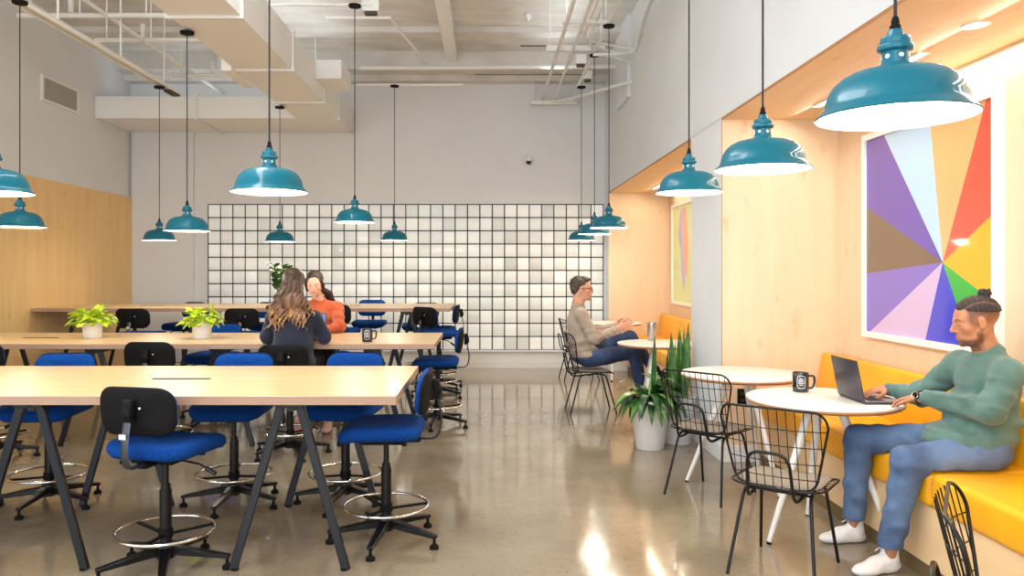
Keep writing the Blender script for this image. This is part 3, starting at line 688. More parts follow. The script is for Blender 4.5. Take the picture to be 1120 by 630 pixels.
bench('yellow leather bench in the far alcove behind the planters', YC+0.015, YE-0.015, [9.8])

# ================================================================ PAINTINGS
def wall_frame(label, y0, y1, z0, z1):
    t = thing('framed_painting', label, 'painting', (AX, (y0+y1)/2, z0))
    fw, fd = 0.042, 0.05
    x1 = AX; x0 = AX-fd
    wbuild(MB().box(x0, x1, y0, y0+fw, z0, z1).box(x0, x1, y1-fw, y1, z0, z1).box(x0, x1, y0+fw, y1-fw, z0, z0+fw).box(x0, x1, y0+fw, y1-fw, z1-fw, z1), 'frame', M['frame_white'], t, smooth=False)
    return t, fw
t, fw = wall_frame('large framed painting of colourful rays behind the seated man', 4.31, 5.86, 1.07, 2.575)
A0, A1, B0, B1 = 4.31+fw, 5.86-fw, 1.07+fw, 2.575-fw
# (px, py) of ray ends in the photo frame brought onto the wall plane
def onwall(px, py): y = AX*850/(px-533); return (y, 1.55+(298-py)*y/850)
C0 = onwall(1036.3, 287)
def hit(px, py):
    p = onwall(px, py); d = (p[0]-C0[0], p[1]-C0[1]); k = 1e9
    if d[0] > 0: k = min(k, (A1-C0[0])/d[0])
    if d[0] < 0: k = min(k, (A0-C0[0])/d[0])
    if d[1] > 0: k = min(k, (B1-C0[1])/d[1])
    if d[1] < 0: k = min(k, (B0-C0[1])/d[1])
    return (C0[0]+d[0]*k, C0[1]+d[1]*k)
rays = [(972.2, 149.8), (1022.6, 136.2), (1079, 129), (1081.7, 243.6), (1074, 316), (1056, 345), (1017.3, 371), (957.4, 361.4), (955.7, 298.6), (955.7, 229.2)]
cols = [(178, 214, 246), (247, 178, 118), (236, 88, 66), (250, 178, 22), (52, 176, 58), (50, 62, 206), (202, 180, 222), (122, 104, 200), (112, 92, 76), (98, 76, 176)]
per = [(A1, B1), (A0, B1), (A0, B0), (A1, B0)]   # corners, seen clockwise from top left
ang = lambda p: math.atan2(p[1]-C0[1], -(p[0]-C0[0]))
f = MB()
ends = [hit(*r_) for r_ in rays]
for i in range(10):
    a, b_ = ends[i], ends[(i+1) % 10]; a0, a1 = ang(a), ang(b_)
    while a1 > a0: a1 -= 2*PI
    mid = []
    for c in per:
        ac = ang(c)
        while ac > a0: ac -= 2*PI
        if ac > a1: mid.append((ac, c))
    mid = [c for _, c in sorted(mid, key=lambda q: -q[0])]
    poly = [C0, a]+mid+[b_]
    f.add([(AX-0.030, p[0], p[1]) for p in poly], [tuple(range(len(poly)))], i)
pm = [mat('ray paint %d' % i, srgb(*c), 0.25, coat=0.5) for i, c in enumerate(cols)]
wbuild(f, 'canvas', pm, t, smooth=False)
t, fw = wall_frame('framed green and lilac abstract painting in the far alcove', 10.32, 11.93, 1.07, 2.575)
f = MB().box(AX-0.028, AX-0.024, 10.32+fw, 11.93-fw, 1.07+fw, 2.575-fw)
o = wbuild(f, 'canvas', noise_col(mat('yellow green wash', srgb(214, 220, 140), 0.5), srgb(232, 234, 168), srgb(204, 224, 182), (1, 0.3, 1.2), 1.3), t, smooth=False)
def blob(pts, mname, dx, cc):
    b_ = MB().add([(AX-dx, 11.93-p[0], 1.07+p[1]) for p in pts], [tuple(range(len(pts)))])
    wbuild(b_, 'painted_shape', mat(mname, srgb(*cc), 0.5), t, smooth=False)
blob([(0.40, 1.20), (0.50, 1.40), (0.62, 1.42), (0.60, 1.1), (0.62, 0.8), (0.75, 0.45), (0.70, 0.2), (0.55, 0.5), (0.50, 0.8), (0.38, 1.0)], 'lilac paint', 0.0295, (192, 186, 234))
blob([(0.62, 1.42), (0.8, 1.44), (0.95, 0.9), (0.9, 0.4), (0.75, 0.45), (0.64, 0.8), (0.62, 1.1)], 'coral paint', 0.0300, (240, 186, 164))

# outlet and alcove ceiling lights
t = thing('power_outlet', 'black power outlet on the birch wall behind the second round table', 'outlet', (2.085, YA, 0.53))
wbuild(MB().box(2.045, 2.125, YA-0.012, YA, 0.465, 0.60, bev=0.004), 'cover_plate', M['black'], t)
for z in (0.505, 0.56): wbuild(MB().box(2.067, 2.103, YA-0.016, YA-0.011, z-0.014, z+0.014, bev=0.002), 'socket', M['key'], t)
def slotlight(y0, y1, lb):
    t = thing('linear_ceiling_light', lb, 'light', (2.48, (y0+y1)/2, SZ))
    wbuild(MB().box(2.445, 2.455, y0, y1, SZ-0.008, SZ).box(2.505, 2.515, y0, y1, SZ-0.008, SZ).box(2.445, 2.515, y0-0.01, y0, SZ-0.008, SZ).box(2.445, 2.515, y1, y1+0.01, SZ-0.008, SZ), 'trim_frame', M['frame_white'], t, smooth=False)
    wbuild(MB().box(2.455, 2.505, y0, y1, SZ-0.004, SZ), 'diffuser', M['lamp_lens'], t, smooth=False)
slotlight(4.42, 5.84, 'linear slot light in the near alcove ceiling, partly hidden by the nearest pendant')
slotlight(10.2, 11.6, 'linear slot light in the far alcove ceiling')
t = thing('recessed_downlight', 'round recessed downlight in the near alcove ceiling, top right', 'light', (2.47, 3.93, SZ))
wbuild(MB().lathe([(0.048, 0), (0.062, -0.006), (0.066, -0.003), (0.066, 0.0)], 28, (2.47, 3.93, SZ)), 'trim_ring', M['frame_white'], t)
wbuild(MB().cyl((2.47, 3.93), 0.048, SZ-0.003, SZ-0.001, 24), 'lens', M['lamp_lens'], t)

# ================================================================ TABLE OBJECTS
def make_mug(badge=True):
    t = thing('mug', 'x', 'mug')
    f = MB(); f.lathe([(0.0, 0.0), (0.043, 0.0), (0.047, 0.004), (0.048, 0.02), (0.048, 0.117), (0.0465, 0.120), (0.0445, 0.117), (0.0445, 0.012), (0.0, 0.010)], 32)
    f.build('body', M['mug'], t, angle=50)
    f = MB().tube(smoothpath([(0.044, 0, 0.098), (0.078, 0, 0.102), (0.082, 0, 0.06), (0.070, 0, 0.026), (0.044, 0, 0.022)], 5, 0.03), 0.0075, 8)
    f.build('handle', M['mug'], t, angle=80)
    if badge:
        f = MB(); rr = 0.0487
        def c(a, z): return (rr*math.cos(a), rr*math.sin(a), z)
        pts = rounded_rect_pts(0.50, 0.036, 0.034, 5)
        f.tube([c(R(-95)+u, 0.064+v) for u, v in rounded_rect_pts(0.5, 0.5, 0.28, 5) for u, v in [(u, v*0.076)]], 0.0016, 5, closed=True)
        rnd = random.Random(3)
        for z, w_ in ((0.083, 0.27), (0.071, 0.36), (0.059, 0.36), (0.047, 0.27)):
            u = -w_
            while u < w_:
                L_ = rnd.uniform(0.05, 0.11)
                f.tube([c(R(-95)+u, z-0.003), c(R(-95)+u+L_*0.4, z+0.003), c(R(-95)+min(w_, u+L_*0.8), z-0.002)], 0.0014, 5); u += L_
        f.build('printed_badge', M['print'], t)
    return t
mg = make_mug(); mg.location = (1.935, 4.80, 0.814); mg.rotation_euler.z = R(-12); mg['label'] = 'black mug with a white printed badge on the nearest round table'; mg['group'] = 'black mugs'
dup(mg, (-1.09, 7.06, H1), R(10), 'black mug on the middle trestle table, right of the woman in orange', 'black mugs')
t = thing('tumbler', 'brushed steel tumbler on the round table before the man in beige', 'cup', (1.775, 8.38, 0.814))
f = MB(); f.lathe([(0.0, 0.0), (0.040, 0.0), (0.043, 0.004), (0.051, 0.19), (0.050, 0.197), (0.047, 0.19), (0.040, 0.01), (0, 0.008)], 28); f.build('cup', M['steel'], t, angle=50)
f = MB(); f.lathe([(0.0, 0.184), (0.0465, 0.184), (0.048, 0.192), (0.0, 0.192)], 24).build('lid', M['black'], t)
def laptop(label, loc, rz, open_deg, lit):
    t = thing('laptop', label, 'laptop', loc, rz)     # hinge along X at origin, keyboard towards -Y, screen leans to +Y
    MB().box(-0.162, 0.162, -0.225, 0.0, 0.002, 0.016, bev=0.004).build('base', M['laptop'], t)
    MB().box(-0.158, 0.158, -0.221, -0.006, 0.016, 0.0175).build('deck', M['laptop_deck'], t, smooth=False)
    k = MB()
    for i in range(13):
        for j in range(5): k.box(-0.140+i*0.0216, -0.140+i*0.0216+0.0186, -0.035-j*0.019-0.016, -0.035-j*0.019, 0.0175, 0.0190)
    k.build('keyboard', M['key'], t, smooth=False)
    MB().box(-0.05, 0.05, -0.21, -0.145, 0.0175, 0.0182).build('trackpad', M['laptop'], t, smooth=False)
    mt = Matrix.Translation((0, 0.0, 0.014)) @ Matrix.Rotation(R(-(open_deg-90)), 4, 'X')
    MB().box(-0.162, 0.162, -0.002, 0.006, 0.0, 0.235, bev=0.003, mat4=mt).build('lid', M['laptop'], t)
    MB().box(-0.152, 0.152, -0.0035, -0.002, 0.012, 0.226, mat4=mt).build('screen', M['screen' if lit else 'key'], t, smooth=False)
    MB().tube([(-0.12, 0.002, 0.014), (0.12, 0.002, 0.014)], 0.006, 8).build('hinge', M['key'], t)
laptop('dark grey laptop open on the nearest round table, back of its lid to the left', (2.10, 4.48, 0.814), R(90), 101, True)
laptop('laptop with a lit screen on the middle table in front of the long-haired woman', (-1.69, 7.33, H1), 0, 105, True)

# ================================================================ PLANTS
def leaf(mb, base, d, L, w, droop=0.5, roll=0.0, mi=0, n=6, cup=0.15, heart=False):
    base = Vector(base); d = Vector(d).normalized(); side = d.cross(Vector((0, 0, 1)))
    if side.length < 0.05: side = Vector((math.cos(roll), math.sin(roll), 0))
    side.normalize(); up = side.cross(d).normalized()
    side2 = (side*math.cos(roll)+up*math.sin(roll)); up = side2.cross(d).normalized(); side = side2
    vs = []; p = base.copy(); dirv = d.copy(); st = L/n
    for i in range(n+1):
        t_ = i/n
        ww = w*(math.sin(PI*min(1, t_*0.92+0.08))**0.8)*(1.15-0.5*t_) if not heart else w*(math.sin(PI*(0.12+0.88*t_))**0.7)*(1.25-0.75*t_)
        if i == n: ww = 0.0004
        vs += [p-side*ww+up*cup*ww, p+Vector((0, 0, 0)), p+side*ww+up*cup*ww]
        dirv = (dirv+Vector((0, 0, -droop/n))).normalized(); p = p+dirv*st
    fs = []
    for i in range(n):
        a = i*3; fs += [(a, a+1, a+4, a+3), (a+1, a+2, a+5, a+4)]
    # a real thickness: second skin just below
    th = 0.0009; k = len(vs)
    nrm = up*th
    vs2 = [v-nrm for v in vs]
    f2 = [tuple(i+k for i in reversed(f)) for f in fs]
    rim = []
    for i in range(n): rim += [(i*3, (i+1)*3, (i+1)*3+k, i*3+k), ((i+1)*3+2, i*3+2, i*3+2+k, (i+1)*3+2+k)]
    mb.add(vs+vs2, fs+f2+rim, mi)
def table_plant(seed, label, loc, rz=0):
    t = thing('potted_plant', label, 'plant', loc, rz, 'lime green plants on the middle tables')
    f = MB(); f.lathe([(0.0, 0.0), (0.080, 0.0), (0.084, 0.004), (0.090, 0.145), (0.089, 0.150), (0.083, 0.147), (0.081, 0.12), (0.0, 0.12)], 36); f.build('pot', M['pot'], t, angle=50)
    f = MB(); f.lathe([(0.0, 0.126), (0.05, 0.126), (0.081, 0.120), (0, 0.118)], 20).build('soil', M['soil'], t)
    rnd = random.Random(seed); f = MB(); st = MB()
    for i in range(110):
        a = rnd.uniform(0, 2*PI); e = rnd.uniform(-0.15, 1.3); rr = rnd.uniform(0.05, 0.15)
        d = Vector((math.cos(a)*math.cos(e), math.sin(a)*math.cos(e), math.sin(e)))
        p0 = Vector((0.04*math.cos(a), 0.04*math.sin(a), 0.125)); p1 = p0+Vector((d.x*rr*0.95, d.y*rr*0.95, abs(d.z)*rr*0.95+0.02))
        st.tube([p0, (p0+p1)/2+Vector((0, 0, 0.015)), p1], 0.002, 4, cap=False)
        leaf(f, p1, (d.x+rnd.uniform(-.3, .3), d.y+rnd.uniform(-.3, .3), d.z*0.4+rnd.uniform(-0.1, 0.3)), rnd.uniform(0.065, 0.100), rnd.uniform(0.030, 0.042), rnd.uniform(0.5, 1.3), rnd.uniform(-0.4, 0.4), n=5, heart=True)
    st.build('stems', M['lime'], t); f.keep = True; f.build('foliage', M['lime'], t, angle=80)
table_plant(11, 'lime green leafy plant in a white pot, the left one on the middle row tables', (-3.80, 7.48, H1))
table_plant(23, 'lime green leafy plant in a white pot, the right one, nearer the women', (-2.725, 7.42, H1), 1)
t = thing('potted_plant', 'dark green upright plant on the rear table, peeking out behind the long-haired woman', 'plant', (-2.76, 10.3, 1.10))
f = MB(); f.lathe([(0, 0), (0.06, 0), (0.075, 0.14), (0.07, 0.14), (0.066, 0.12), (0, 0.12)], 24).build('pot', M['pot'], t, angle=50)
f = MB(); st = MB(); rnd = random.Random(4)
for i in range(9):
    a = rnd.uniform(0, 2*PI); lean = rnd.uniform(0.05, 0.40); L_ = rnd.uniform(0.30, 0.42)
    if i < 4: a = R(180)+rnd.uniform(-0.5, 0.5)
    pts = [Vector((0.02*math.cos(a), 0.02*math.sin(a), 0.12))+Vector((math.cos(a)*lean*s_*s_*L_, math.sin(a)*lean*s_*s_*L_, s_*L_)) for s_ in [j/6 for j in range(7)]]
    st.tube(pts, 0.004, 5)
    for j in range(2, 7):
        for sd in (-1, 1):
            dd = Vector((math.cos(a+sd*1.2), math.sin(a+sd*1.2), 0.7)); leaf(f, pts[j], dd, 0.11, 0.030, 0.3, 0.5, n=4)
st.build('stems', M['snake'], t); f.keep = True; f.build('foliage', M['snake'], t, angle=80)

def planter(label, loc):
    t = thing('potted_plant', label, 'plant', loc, 0, 'white floor planters')
    f = MB(); f.lathe([(0.0, 0.0), (0.118, 0.0), (0.124, 0.006), (0.168, 0.420), (0.172, 0.426), (0.171, 0.433), (0.163, 0.433), (0.158, 0.40), (0.0, 0.40)], 48); f.build('pot', M['pot'], t, angle=50)
    f = MB(); f.lathe([(0.0, 0.412), (0.08, 0.410), (0.158, 0.402), (0, 0.40)], 28).build('soil', M['soil'], t)
    return t
t = planter('white planter with a bushy drooping plant, left of the two floor planters', (1.435, 6.86, 0))
f = MB(); f2 = MB(); rnd = random.Random(9)
for i in range(44):
    a = rnd.uniform(0, 2*PI); e = rnd.uniform(0.45, 1.35); d = (math.cos(a)*math.cos(e), math.sin(a)*math.cos(e), math.sin(e))
    leaf(f, (0.05*math.cos(a), 0.05*math.sin(a), 0.41), d, rnd.uniform(0.30, 0.42), rnd.uniform(0.034, 0.054), rnd.uniform(1.8, 3.2), rnd.uniform(-0.4, 0.4), n=9, mi=0 if rnd.random() < 0.7 else 2)
for a, L_, w_ in ((205, 0.42, 0.042), (243, 0.40, 0.036), (285, 0.44, 0.040), (325, 0.42, 0.052), (345, 0.40, 0.045), (180, 0.38, 0.03)):      # broad leaves hanging over the rim
    a = R(a); leaf(f, (0.05*math.cos(a), 0.05*math.sin(a), 0.44), (math.cos(a), math.sin(a), 1.5), L_, w_, 3.3, 0.25, n=10)
leaf(f, (0.03, 0.0, 0.42), (0.02, 0, 1), 0.58, 0.026, 0.1, 1.2, n=8)
for i in range(18):
    a = rnd.uniform(0, 2*PI); e = rnd.uniform(0.9, 1.4)
    leaf(f, (0.05*math.cos(a), 0.05*math.sin(a), 0.42), (math.cos(a)*math.cos(e), math.sin(a)*math.cos(e), math.sin(e)), rnd.uniform(0.34, 0.44), rnd.uniform(0.034, 0.05), rnd.uniform(1.9, 2.6), rnd.uniform(-0.4, 0.4), n=9, mi=0 if i % 3 else 1)
f.keep = True; f.build('foliage', [M['green'], M['bloom'], M['snake']], t, angle=80)
t = planter('white planter with tall sword-leaved plant, right of the two, beside the column', (1.725, 7.08, 0))
f = MB(); rnd = random.Random(12)
for i in range(17):
    a = rnd.uniform(0, 2*PI); rr = rnd.uniform(0.0, 0.10)
    leaf(f, (rr*math.cos(a), rr*math.sin(a), 0.405), (math.cos(a)*0.10*rnd.random(), math.sin(a)*0.17*rnd.random(), 1), rnd.uniform(0.38, 0.70), rnd.uniform(0.026, 0.038), 0.02, a, n=8, cup=0.4)
for i in range(7):
    a = R(120+i*23); leaf(f, (0.05*math.cos(a), 0.08*math.sin(a), 0.405), (math.cos(a)*0.6, math.sin(a)*0.6, 1), rnd.uniform(0.25, 0.38), 0.035, 0.9, 0.3, n=8)
f.keep = True; f.build('foliage', M['snake'], t, angle=80)

# ================================================================ PEOPLE (implicit surfaces -> one continuous mesh each)
class Field:
    def __init__(s, lo, hi, h):
        s.lo = np.array(lo, float); s.h = h
        s.n = np.ceil((np.array(hi)-s.lo)/h).astype(int)+1
        s.g = np.full(tuple(s.n), 9.0, np.float32)
    def _sl(s, lo, hi):
        a = np.maximum(0, np.floor((np.array(lo)-s.lo)/s.h).astype(int)); b = np.minimum(s.n, np.ceil((np.array(hi)-s.lo)/s.h).astype(int)+1)
        if np.any(b <= a): return None
        ax = [s.lo[i]+s.h*np.arange(a[i], b[i]) for i in range(3)]
        P = np.stack(np.meshgrid(*ax, indexing='ij'), -1)
        return (slice(a[0], b[0]), slice(a[1], b[1]), slice(a[2], b[2])), P
    def _op(s, sl, d, k, mode):
        g = s.g[sl]; d = d.astype(np.float32)
        if mode == 'add':
            h = np.maximum(k-np.abs(g-d), 0)/k if k > 0 else 0
            s.g[sl] = np.minimum(g, d)-h*h*k*0.25
        elif mode == 'sub':
            d = -d; h = np.maximum(k-np.abs(g-d), 0)/k if k > 0 else 0
            s.g[sl] = np.maximum(g, d)+h*h*k*0.25
    def cap(s, a, b, ra, rb, k=0.02, mode='add'):
        a = np.array(a, float); b = np.array(b, float); pad = max(ra, rb)+k+2*s.h
        q = s._sl(np.minimum(a, b)-pad, np.maximum(a, b)+pad)
        if q is None: return s
        sl, P = q; ab = b-a; L = max(1e-9, ab @ ab); t = np.clip(((P-a) @ ab)/L, 0, 1)
        d = np.linalg.norm(P-(a+t[..., None]*ab), axis=-1)-(ra+(rb-ra)*t)
        s._op(sl, d, k, mode); return s
    def ell(s, c, r, rot=None, k=0.02, mode='add'):
        c = np.array(c, float); r = np.array(r, float); pad = r.max()+k+2*s.h
        q = s._sl(c-pad, c+pad)
        if q is None: return s
        sl, P = q; p = P-c
        if rot is not None: p = p @ np.array(rot)      # columns of rot = local axes
        k0 = np.linalg.norm(p/r, axis=-1); k1 = np.linalg.norm(p/(r*r), axis=-1)+1e-9
        s._op(sl, k0*(k0-1)/k1, k, mode); return s
    def chain(s, pts, rs, k=0.02):
        for i in range(len(pts)-1): s.cap(pts[i], pts[i+1], rs[i], rs[i+1], k)
        return s
    def cut(s, p, n, k=0.004, reg=None):
        """remove everything on the +n side of the plane through p (inside region reg = (lo, hi))"""
        p = np.array(p, float); n = np.array(n, float); n /= np.linalg.norm(n)
        lo, hi = reg if reg else (s.lo, s.lo+s.n*s.h)
        sl, P = s._sl(lo, hi); d = -((P-p) @ n); s._op(sl, d, k, 'sub'); return s
    def wrinkle(s, amp, f=1.0, seed=0, zs=1.0):
        sl, P = s._sl(s.lo, s.lo+s.n*s.h); near = np.abs(s.g) < 0.05
        p = P[near[tuple(slice(0, q) for q in P.shape[:3])]] if False else P[near]
        x, y, z = p[:, 0]*f, p[:, 1]*f, p[:, 2]*f*zs
        w = np.sin(17*x+9*y+23*z+seed+1.5*np.sin(11*y-7*z+seed))*0.6+np.sin(31*z-13*x+19*y+2*seed+2*np.sin(13*x+5*z))*0.4+np.sin(57*z+41*x-37*y+3*seed+np.sin(23*x+17*y))*0.22
        s.g[near] += (amp*w).astype(np.float32); return s
    def folds(s, a, b, rad, amp, n=5, ph=0.0, lo=0.0, hi=1.0, skew=1.2):
        a = np.array(a, float); b = np.array(b, float); q = s._sl(np.minimum(a, b)-rad*1.6, np.maximum(a, b)+rad*1.6)
        if q is None: return s
        sl, P = q; ab = b-a; L = np.linalg.norm(ab); ax = ab/L; t = ((P-a) @ ax)/L; r_ = P-a-(t*L)[..., None]*ax; e1 = unit(np.cross(ax, vec(0.3, 0.2, 1.0))); e2 = np.cross(ax, e1)
        th = np.arctan2(r_ @ e2, r_ @ e1); env = np.clip((t-lo)*8, 0, 1)*np.clip((hi-t)*8, 0, 1)*np.clip((rad*1.5-np.linalg.norm(r_, axis=-1))/(rad*0.3), 0, 1)
        w = np.sin(2*PI*n*t+skew*np.sin(th+ph)+0.8*np.sin(2*th+2*ph))*(0.6+0.4*np.sin(th*1.0+3*t*PI+ph)); w = np.where(w > 0, w, 0.5*w)
        s.g[sl] -= (amp*env*w).astype(np.float32); return s
    def mesh(s):
        g = s.g; ins = g < 0
        cs = np.zeros(tuple(np.array(g.shape)-1), np.int8)
        for dx in (0, 1):
            for dy in (0, 1):
                for dz in (0, 1): cs += ins[dx:g.shape[0]-1+dx, dy:g.shape[1]-1+dy, dz:g.shape[2]-1+dz]
        act = (cs > 0) & (cs < 8); idx = -np.ones(act.shape, np.int64); I = np.argwhere(act); idx[act] = np.arange(len(I))
        acc = np.zeros((len(I), 3)); cnt = np.zeros(len(I))
        C = [(a, b, c) for a in (0, 1) for b in (0, 1) for c in (0, 1)]
        for i, a in enumerate(C):
            for b in C[i+1:]:
                if sum(abs(a[q]-b[q]) for q in range(3)) != 1: continue
                va = g[I[:, 0]+a[0], I[:, 1]+a[1], I[:, 2]+a[2]]; vb = g[I[:, 0]+b[0], I[:, 1]+b[1], I[:, 2]+b[2]]
                m_ = (va < 0) != (vb < 0); t = np.where(m_, va/np.where(m_, va-vb, 1), 0)
                p = np.array(a)+t[:, None]*(np.array(b)-np.array(a)); acc[m_] += p[m_]; cnt[m_] += 1
        V = s.lo+s.h*(I+acc/cnt[:, None]); F = []
        for ax in range(3):
            sh = list(g.shape); sh[ax] -= 1
            A = ins[tuple(slice(0, -1) if q == ax else slice(None) for q in range(3))]; B = ins[tuple(slice(1, None) if q == ax else slice(None) for q in range(3))]
            E = np.argwhere(A != B); o1, o2 = [q for q in range(3) if q != ax]
            ok = (E[:, o1] > 0) & (E[:, o2] > 0) & (E[:, o1] < g.shape[o1]-1) & (E[:, o2] < g.shape[o2]-1); E = E[ok]
            def cell(d1, d2):
                e = E.copy(); e[:, o1] -= d1; e[:, o2] -= d2; return idx[e[:, 0], e[:, 1], e[:, 2]]
            Q = np.stack([cell(1, 1), cell(0, 1), cell(0, 0), cell(1, 0)], 1)
            fl = A[tuple(E.T)] if True else None
            if ax == 1: fl = ~fl
            Q[~fl] = Q[~fl][:, ::-1]; F.append(Q)
        return V, np.concatenate(F)
    def build(s, name, mats, parent, smooth_it=1, region=None, tint=None):
        V, F = s.mesh()
        for _ in range(smooth_it):
            acc = np.zeros_like(V); cnt = np.zeros(len(V))
            for a in range(4):
                b = (a+1) % 4; np.add.at(acc, F[:, a], V[F[:, b]]); np.add.at(cnt, F[:, a], 1); np.add.at(acc, F[:, b], V[F[:, a]]); np.add.at(cnt, F[:, b], 1)
            V = V*0.5+0.5*acc/cnt[:, None]
        L = np.array(parent.location) if parent else np.zeros(3)
        me = bpy.data.meshes.new(name)
        me.vertices.add(len(V)); me.vertices.foreach_set('co', (V-L).astype(np.float32).ravel())
        me.loops.add(F.size); me.loops.foreach_set('vertex_index', F.astype(np.int32).ravel())
        me.polygons.add(len(F)); me.polygons.foreach_set('loop_start', np.arange(0, F.size, 4, dtype=np.int32)); me.polygons.foreach_set('loop_total', np.full(len(F), 4, np.int32))
        mats = mats if isinstance(mats, (list, tuple)) else [mats]
        for m_ in mats: me.materials.append(m_)
        if region is not None:
            Cc = V[F].mean(1); me.polygons.foreach_set('material_index', region(Cc).astype(np.int32))
        me.polygons.foreach_set('use_smooth', [True]*len(F)); me.update(calc_edges=True); me.validate()
        if tint is not None:
            at_ = me.color_attributes.new('tint', 'FLOAT_COLOR', 'POINT'); at_.data.foreach_set('color', np.concatenate([tint(V), np.ones((len(V), 1))], 1).astype(np.float32).ravel())
        o = bpy.data.objects.new(name, me); COL.objects.link(o); o.parent = parent
        return o
def vec(*a): return np.array(a, float)
def unit(v): v = np.array(v, float); return v/np.linalg.norm(v)

class Head:
    def __init__(s, c, fwd, up=(0, 0, 1), sc=1.0):
        s.c = np.array(c, float); s.f = unit(fwd); u = np.array(up, float); u = unit(u-s.f*(u @ s.f)); s.u = u; s.r = np.cross(s.f, s.u); s.k = sc
        s.rot = np.stack([s.r, s.f, s.u], 1)
    def P(s, x, y, z): return s.c+s.k*(s.r*x+s.f*y+s.u*z)
    def local(s, pts): return ((pts-s.c) @ s.rot)/s.k
    def add(s, F, female=False, bald_ears=True):
        k = s.k
        E = lambda p, r, kk=0.02, mode='add': F.ell(s.P(*p), np.array(r)*k, s.rot, kk*k, mode)
        C = lambda a, b, ra, rb, kk=0.01, mode='add': F.cap(s.P(*a), s.P(*b), ra*k, rb*k, kk*k, mode)
        E((0, -0.014, 0.038), (0.074, 0.094, 0.080)); E((0, 0.030, 0.005), (0.064, 0.062, 0.070), 0.03)
        E((0, 0.030, -0.045), (0.054, 0.056, 0.056), 0.03); jw = 0.044 if female else 0.050
        E((0, 0.034, -0.078), (jw, 0.048, 0.030), 0.03); E((0, 0.076, -0.098), (0.019, 0.017, 0.015), 0.02)
        for sx in (-1, 1):
            C((sx*0.052, -0.005, -0.045), (sx*0.036, 0.040, -0.090), 0.018, 0.014, 0.02)
            E((sx*0.044, 0.056, -0.022), (0.020, 0.020, 0.018), 0.02)
            E((sx*0.031, 0.092, 0.006), (0.018, 0.011, 0.011), 0.012, 'sub')
            E((sx*0.030, 0.076, 0.004), (0.0145, 0.0125, 0.012), 0.003)
            C((sx*0.012, 0.087, 0.022), (sx*0.045, 0.074, 0.024), 0.006, 0.004, 0.012)
            E((sx*0.078, -0.006, -0.004), (0.008, 0.019, 0.031), 0.006); E((sx*0.086, -0.002, -0.002), (0.006, 0.010, 0.018), 0.004, 'sub')
            E((sx*0.073, 0.002, -0.028), (0.007, 0.009, 0.010), 0.004)
            E((sx*0.0125, 0.098, -0.033), (0.0075, 0.009, 0.007), 0.006)
        C((0, 0.088, 0.016), (0, 0.107, -0.024), 0.0080, 0.0100, 0.012); E((0, 0.110, -0.029), (0.011, 0.011, 0.0095), 0.007)
        E((0, 0.079, -0.062), (0.027, 0.017, 0.018), 0.016)
        C((-0.019, 0.086, -0.057), (0, 0.0945, -0.0545), 0.0035, 0.0055, 0.006); C((0, 0.0945, -0.0545), (0.019, 0.086, -0.057), 0.0055, 0.0035, 0.006)
        C((-0.016, 0.086, -0.066), (0, 0.0920, -0.068), 0.004, 0.0062, 0.006); C((0, 0.0920, -0.068), (0.016, 0.086, -0.066), 0.0062, 0.004, 0.006)
        C((-0.022, 0.094, -0.0612), (0.022, 0.094, -0.0612), 0.0016, 0.0016, 0.003, 'sub')
def hand(F, w, d, n, side, k=1.0, curls=(0.5, 0.5, 0.55, 0.6), spread=0.10, thumb=0.6):
    """w wrist, d towards fingers, n palm-facing normal, side = thumb side direction"""
    w = np.array(w, float); d = unit(d); n = unit(np.array(n)-d*(np.array(n) @ d)); s_ = np.array(side, float); s_ = unit(s_-d*(s_ @ d)-n*(s_ @ n))
    rot = np.stack([s_, d, n], 1)
    F.ell(w+d*0.050*k, vec(0.043, 0.055, 0.017)*k, rot, 0.012)
    F.cap(w-d*0.02*k, w+d*0.03*k, 0.024*k, 0.022*k, 0.02)
    L = (0.078, 0.086, 0.080, 0.063); offs = (0.030, 0.010, -0.010, -0.029); base = (0.088, 0.093, 0.089, 0.080)
    for i in range(4):
        b = w+d*base[i]*k+s_*offs[i]*k; dirv = unit(d+s_*spread*(1.2-i*0.8)); p = b-d*0.03*k; r0 = (0.0092, 0.0096, 0.0092, 0.0080)[i]*k
        q = b; F.cap(p, q, r0*1.08, r0*1.05, 0.004)
        a = 0
        for j, fr in enumerate((0.45, 0.30, 0.25)):
            a += curls[i]*(0.7, 1.0, 0.8)[j]
            v = dirv*math.cos(a)+n*math.sin(a); q2 = q+v*L[i]*fr*k
            F.cap(q, q2, r0*(1.0-0.06*j), r0*(0.94-0.07*j), 0.0025); q = q2
    t0 = w+d*0.018*k+s_*0.022*k; t1 = t0+(unit(d*0.75+s_*0.85+n*0.35))*0.042*k; t2 = t1+unit(d*(1-0.2*thumb)+s_*0.35+n*0.45*thumb)*0.032*k; t3 = t2+unit(d+s_*0.05+n*0.55*thumb)*0.026*k
    F.cap(t0, t1, 0.0150*k, 0.0125*k, 0.010); F.cap(t1, t2, 0.0115*k, 0.0100*k, 0.003); F.cap(t2, t3, 0.0100*k, 0.0080*k, 0.003)
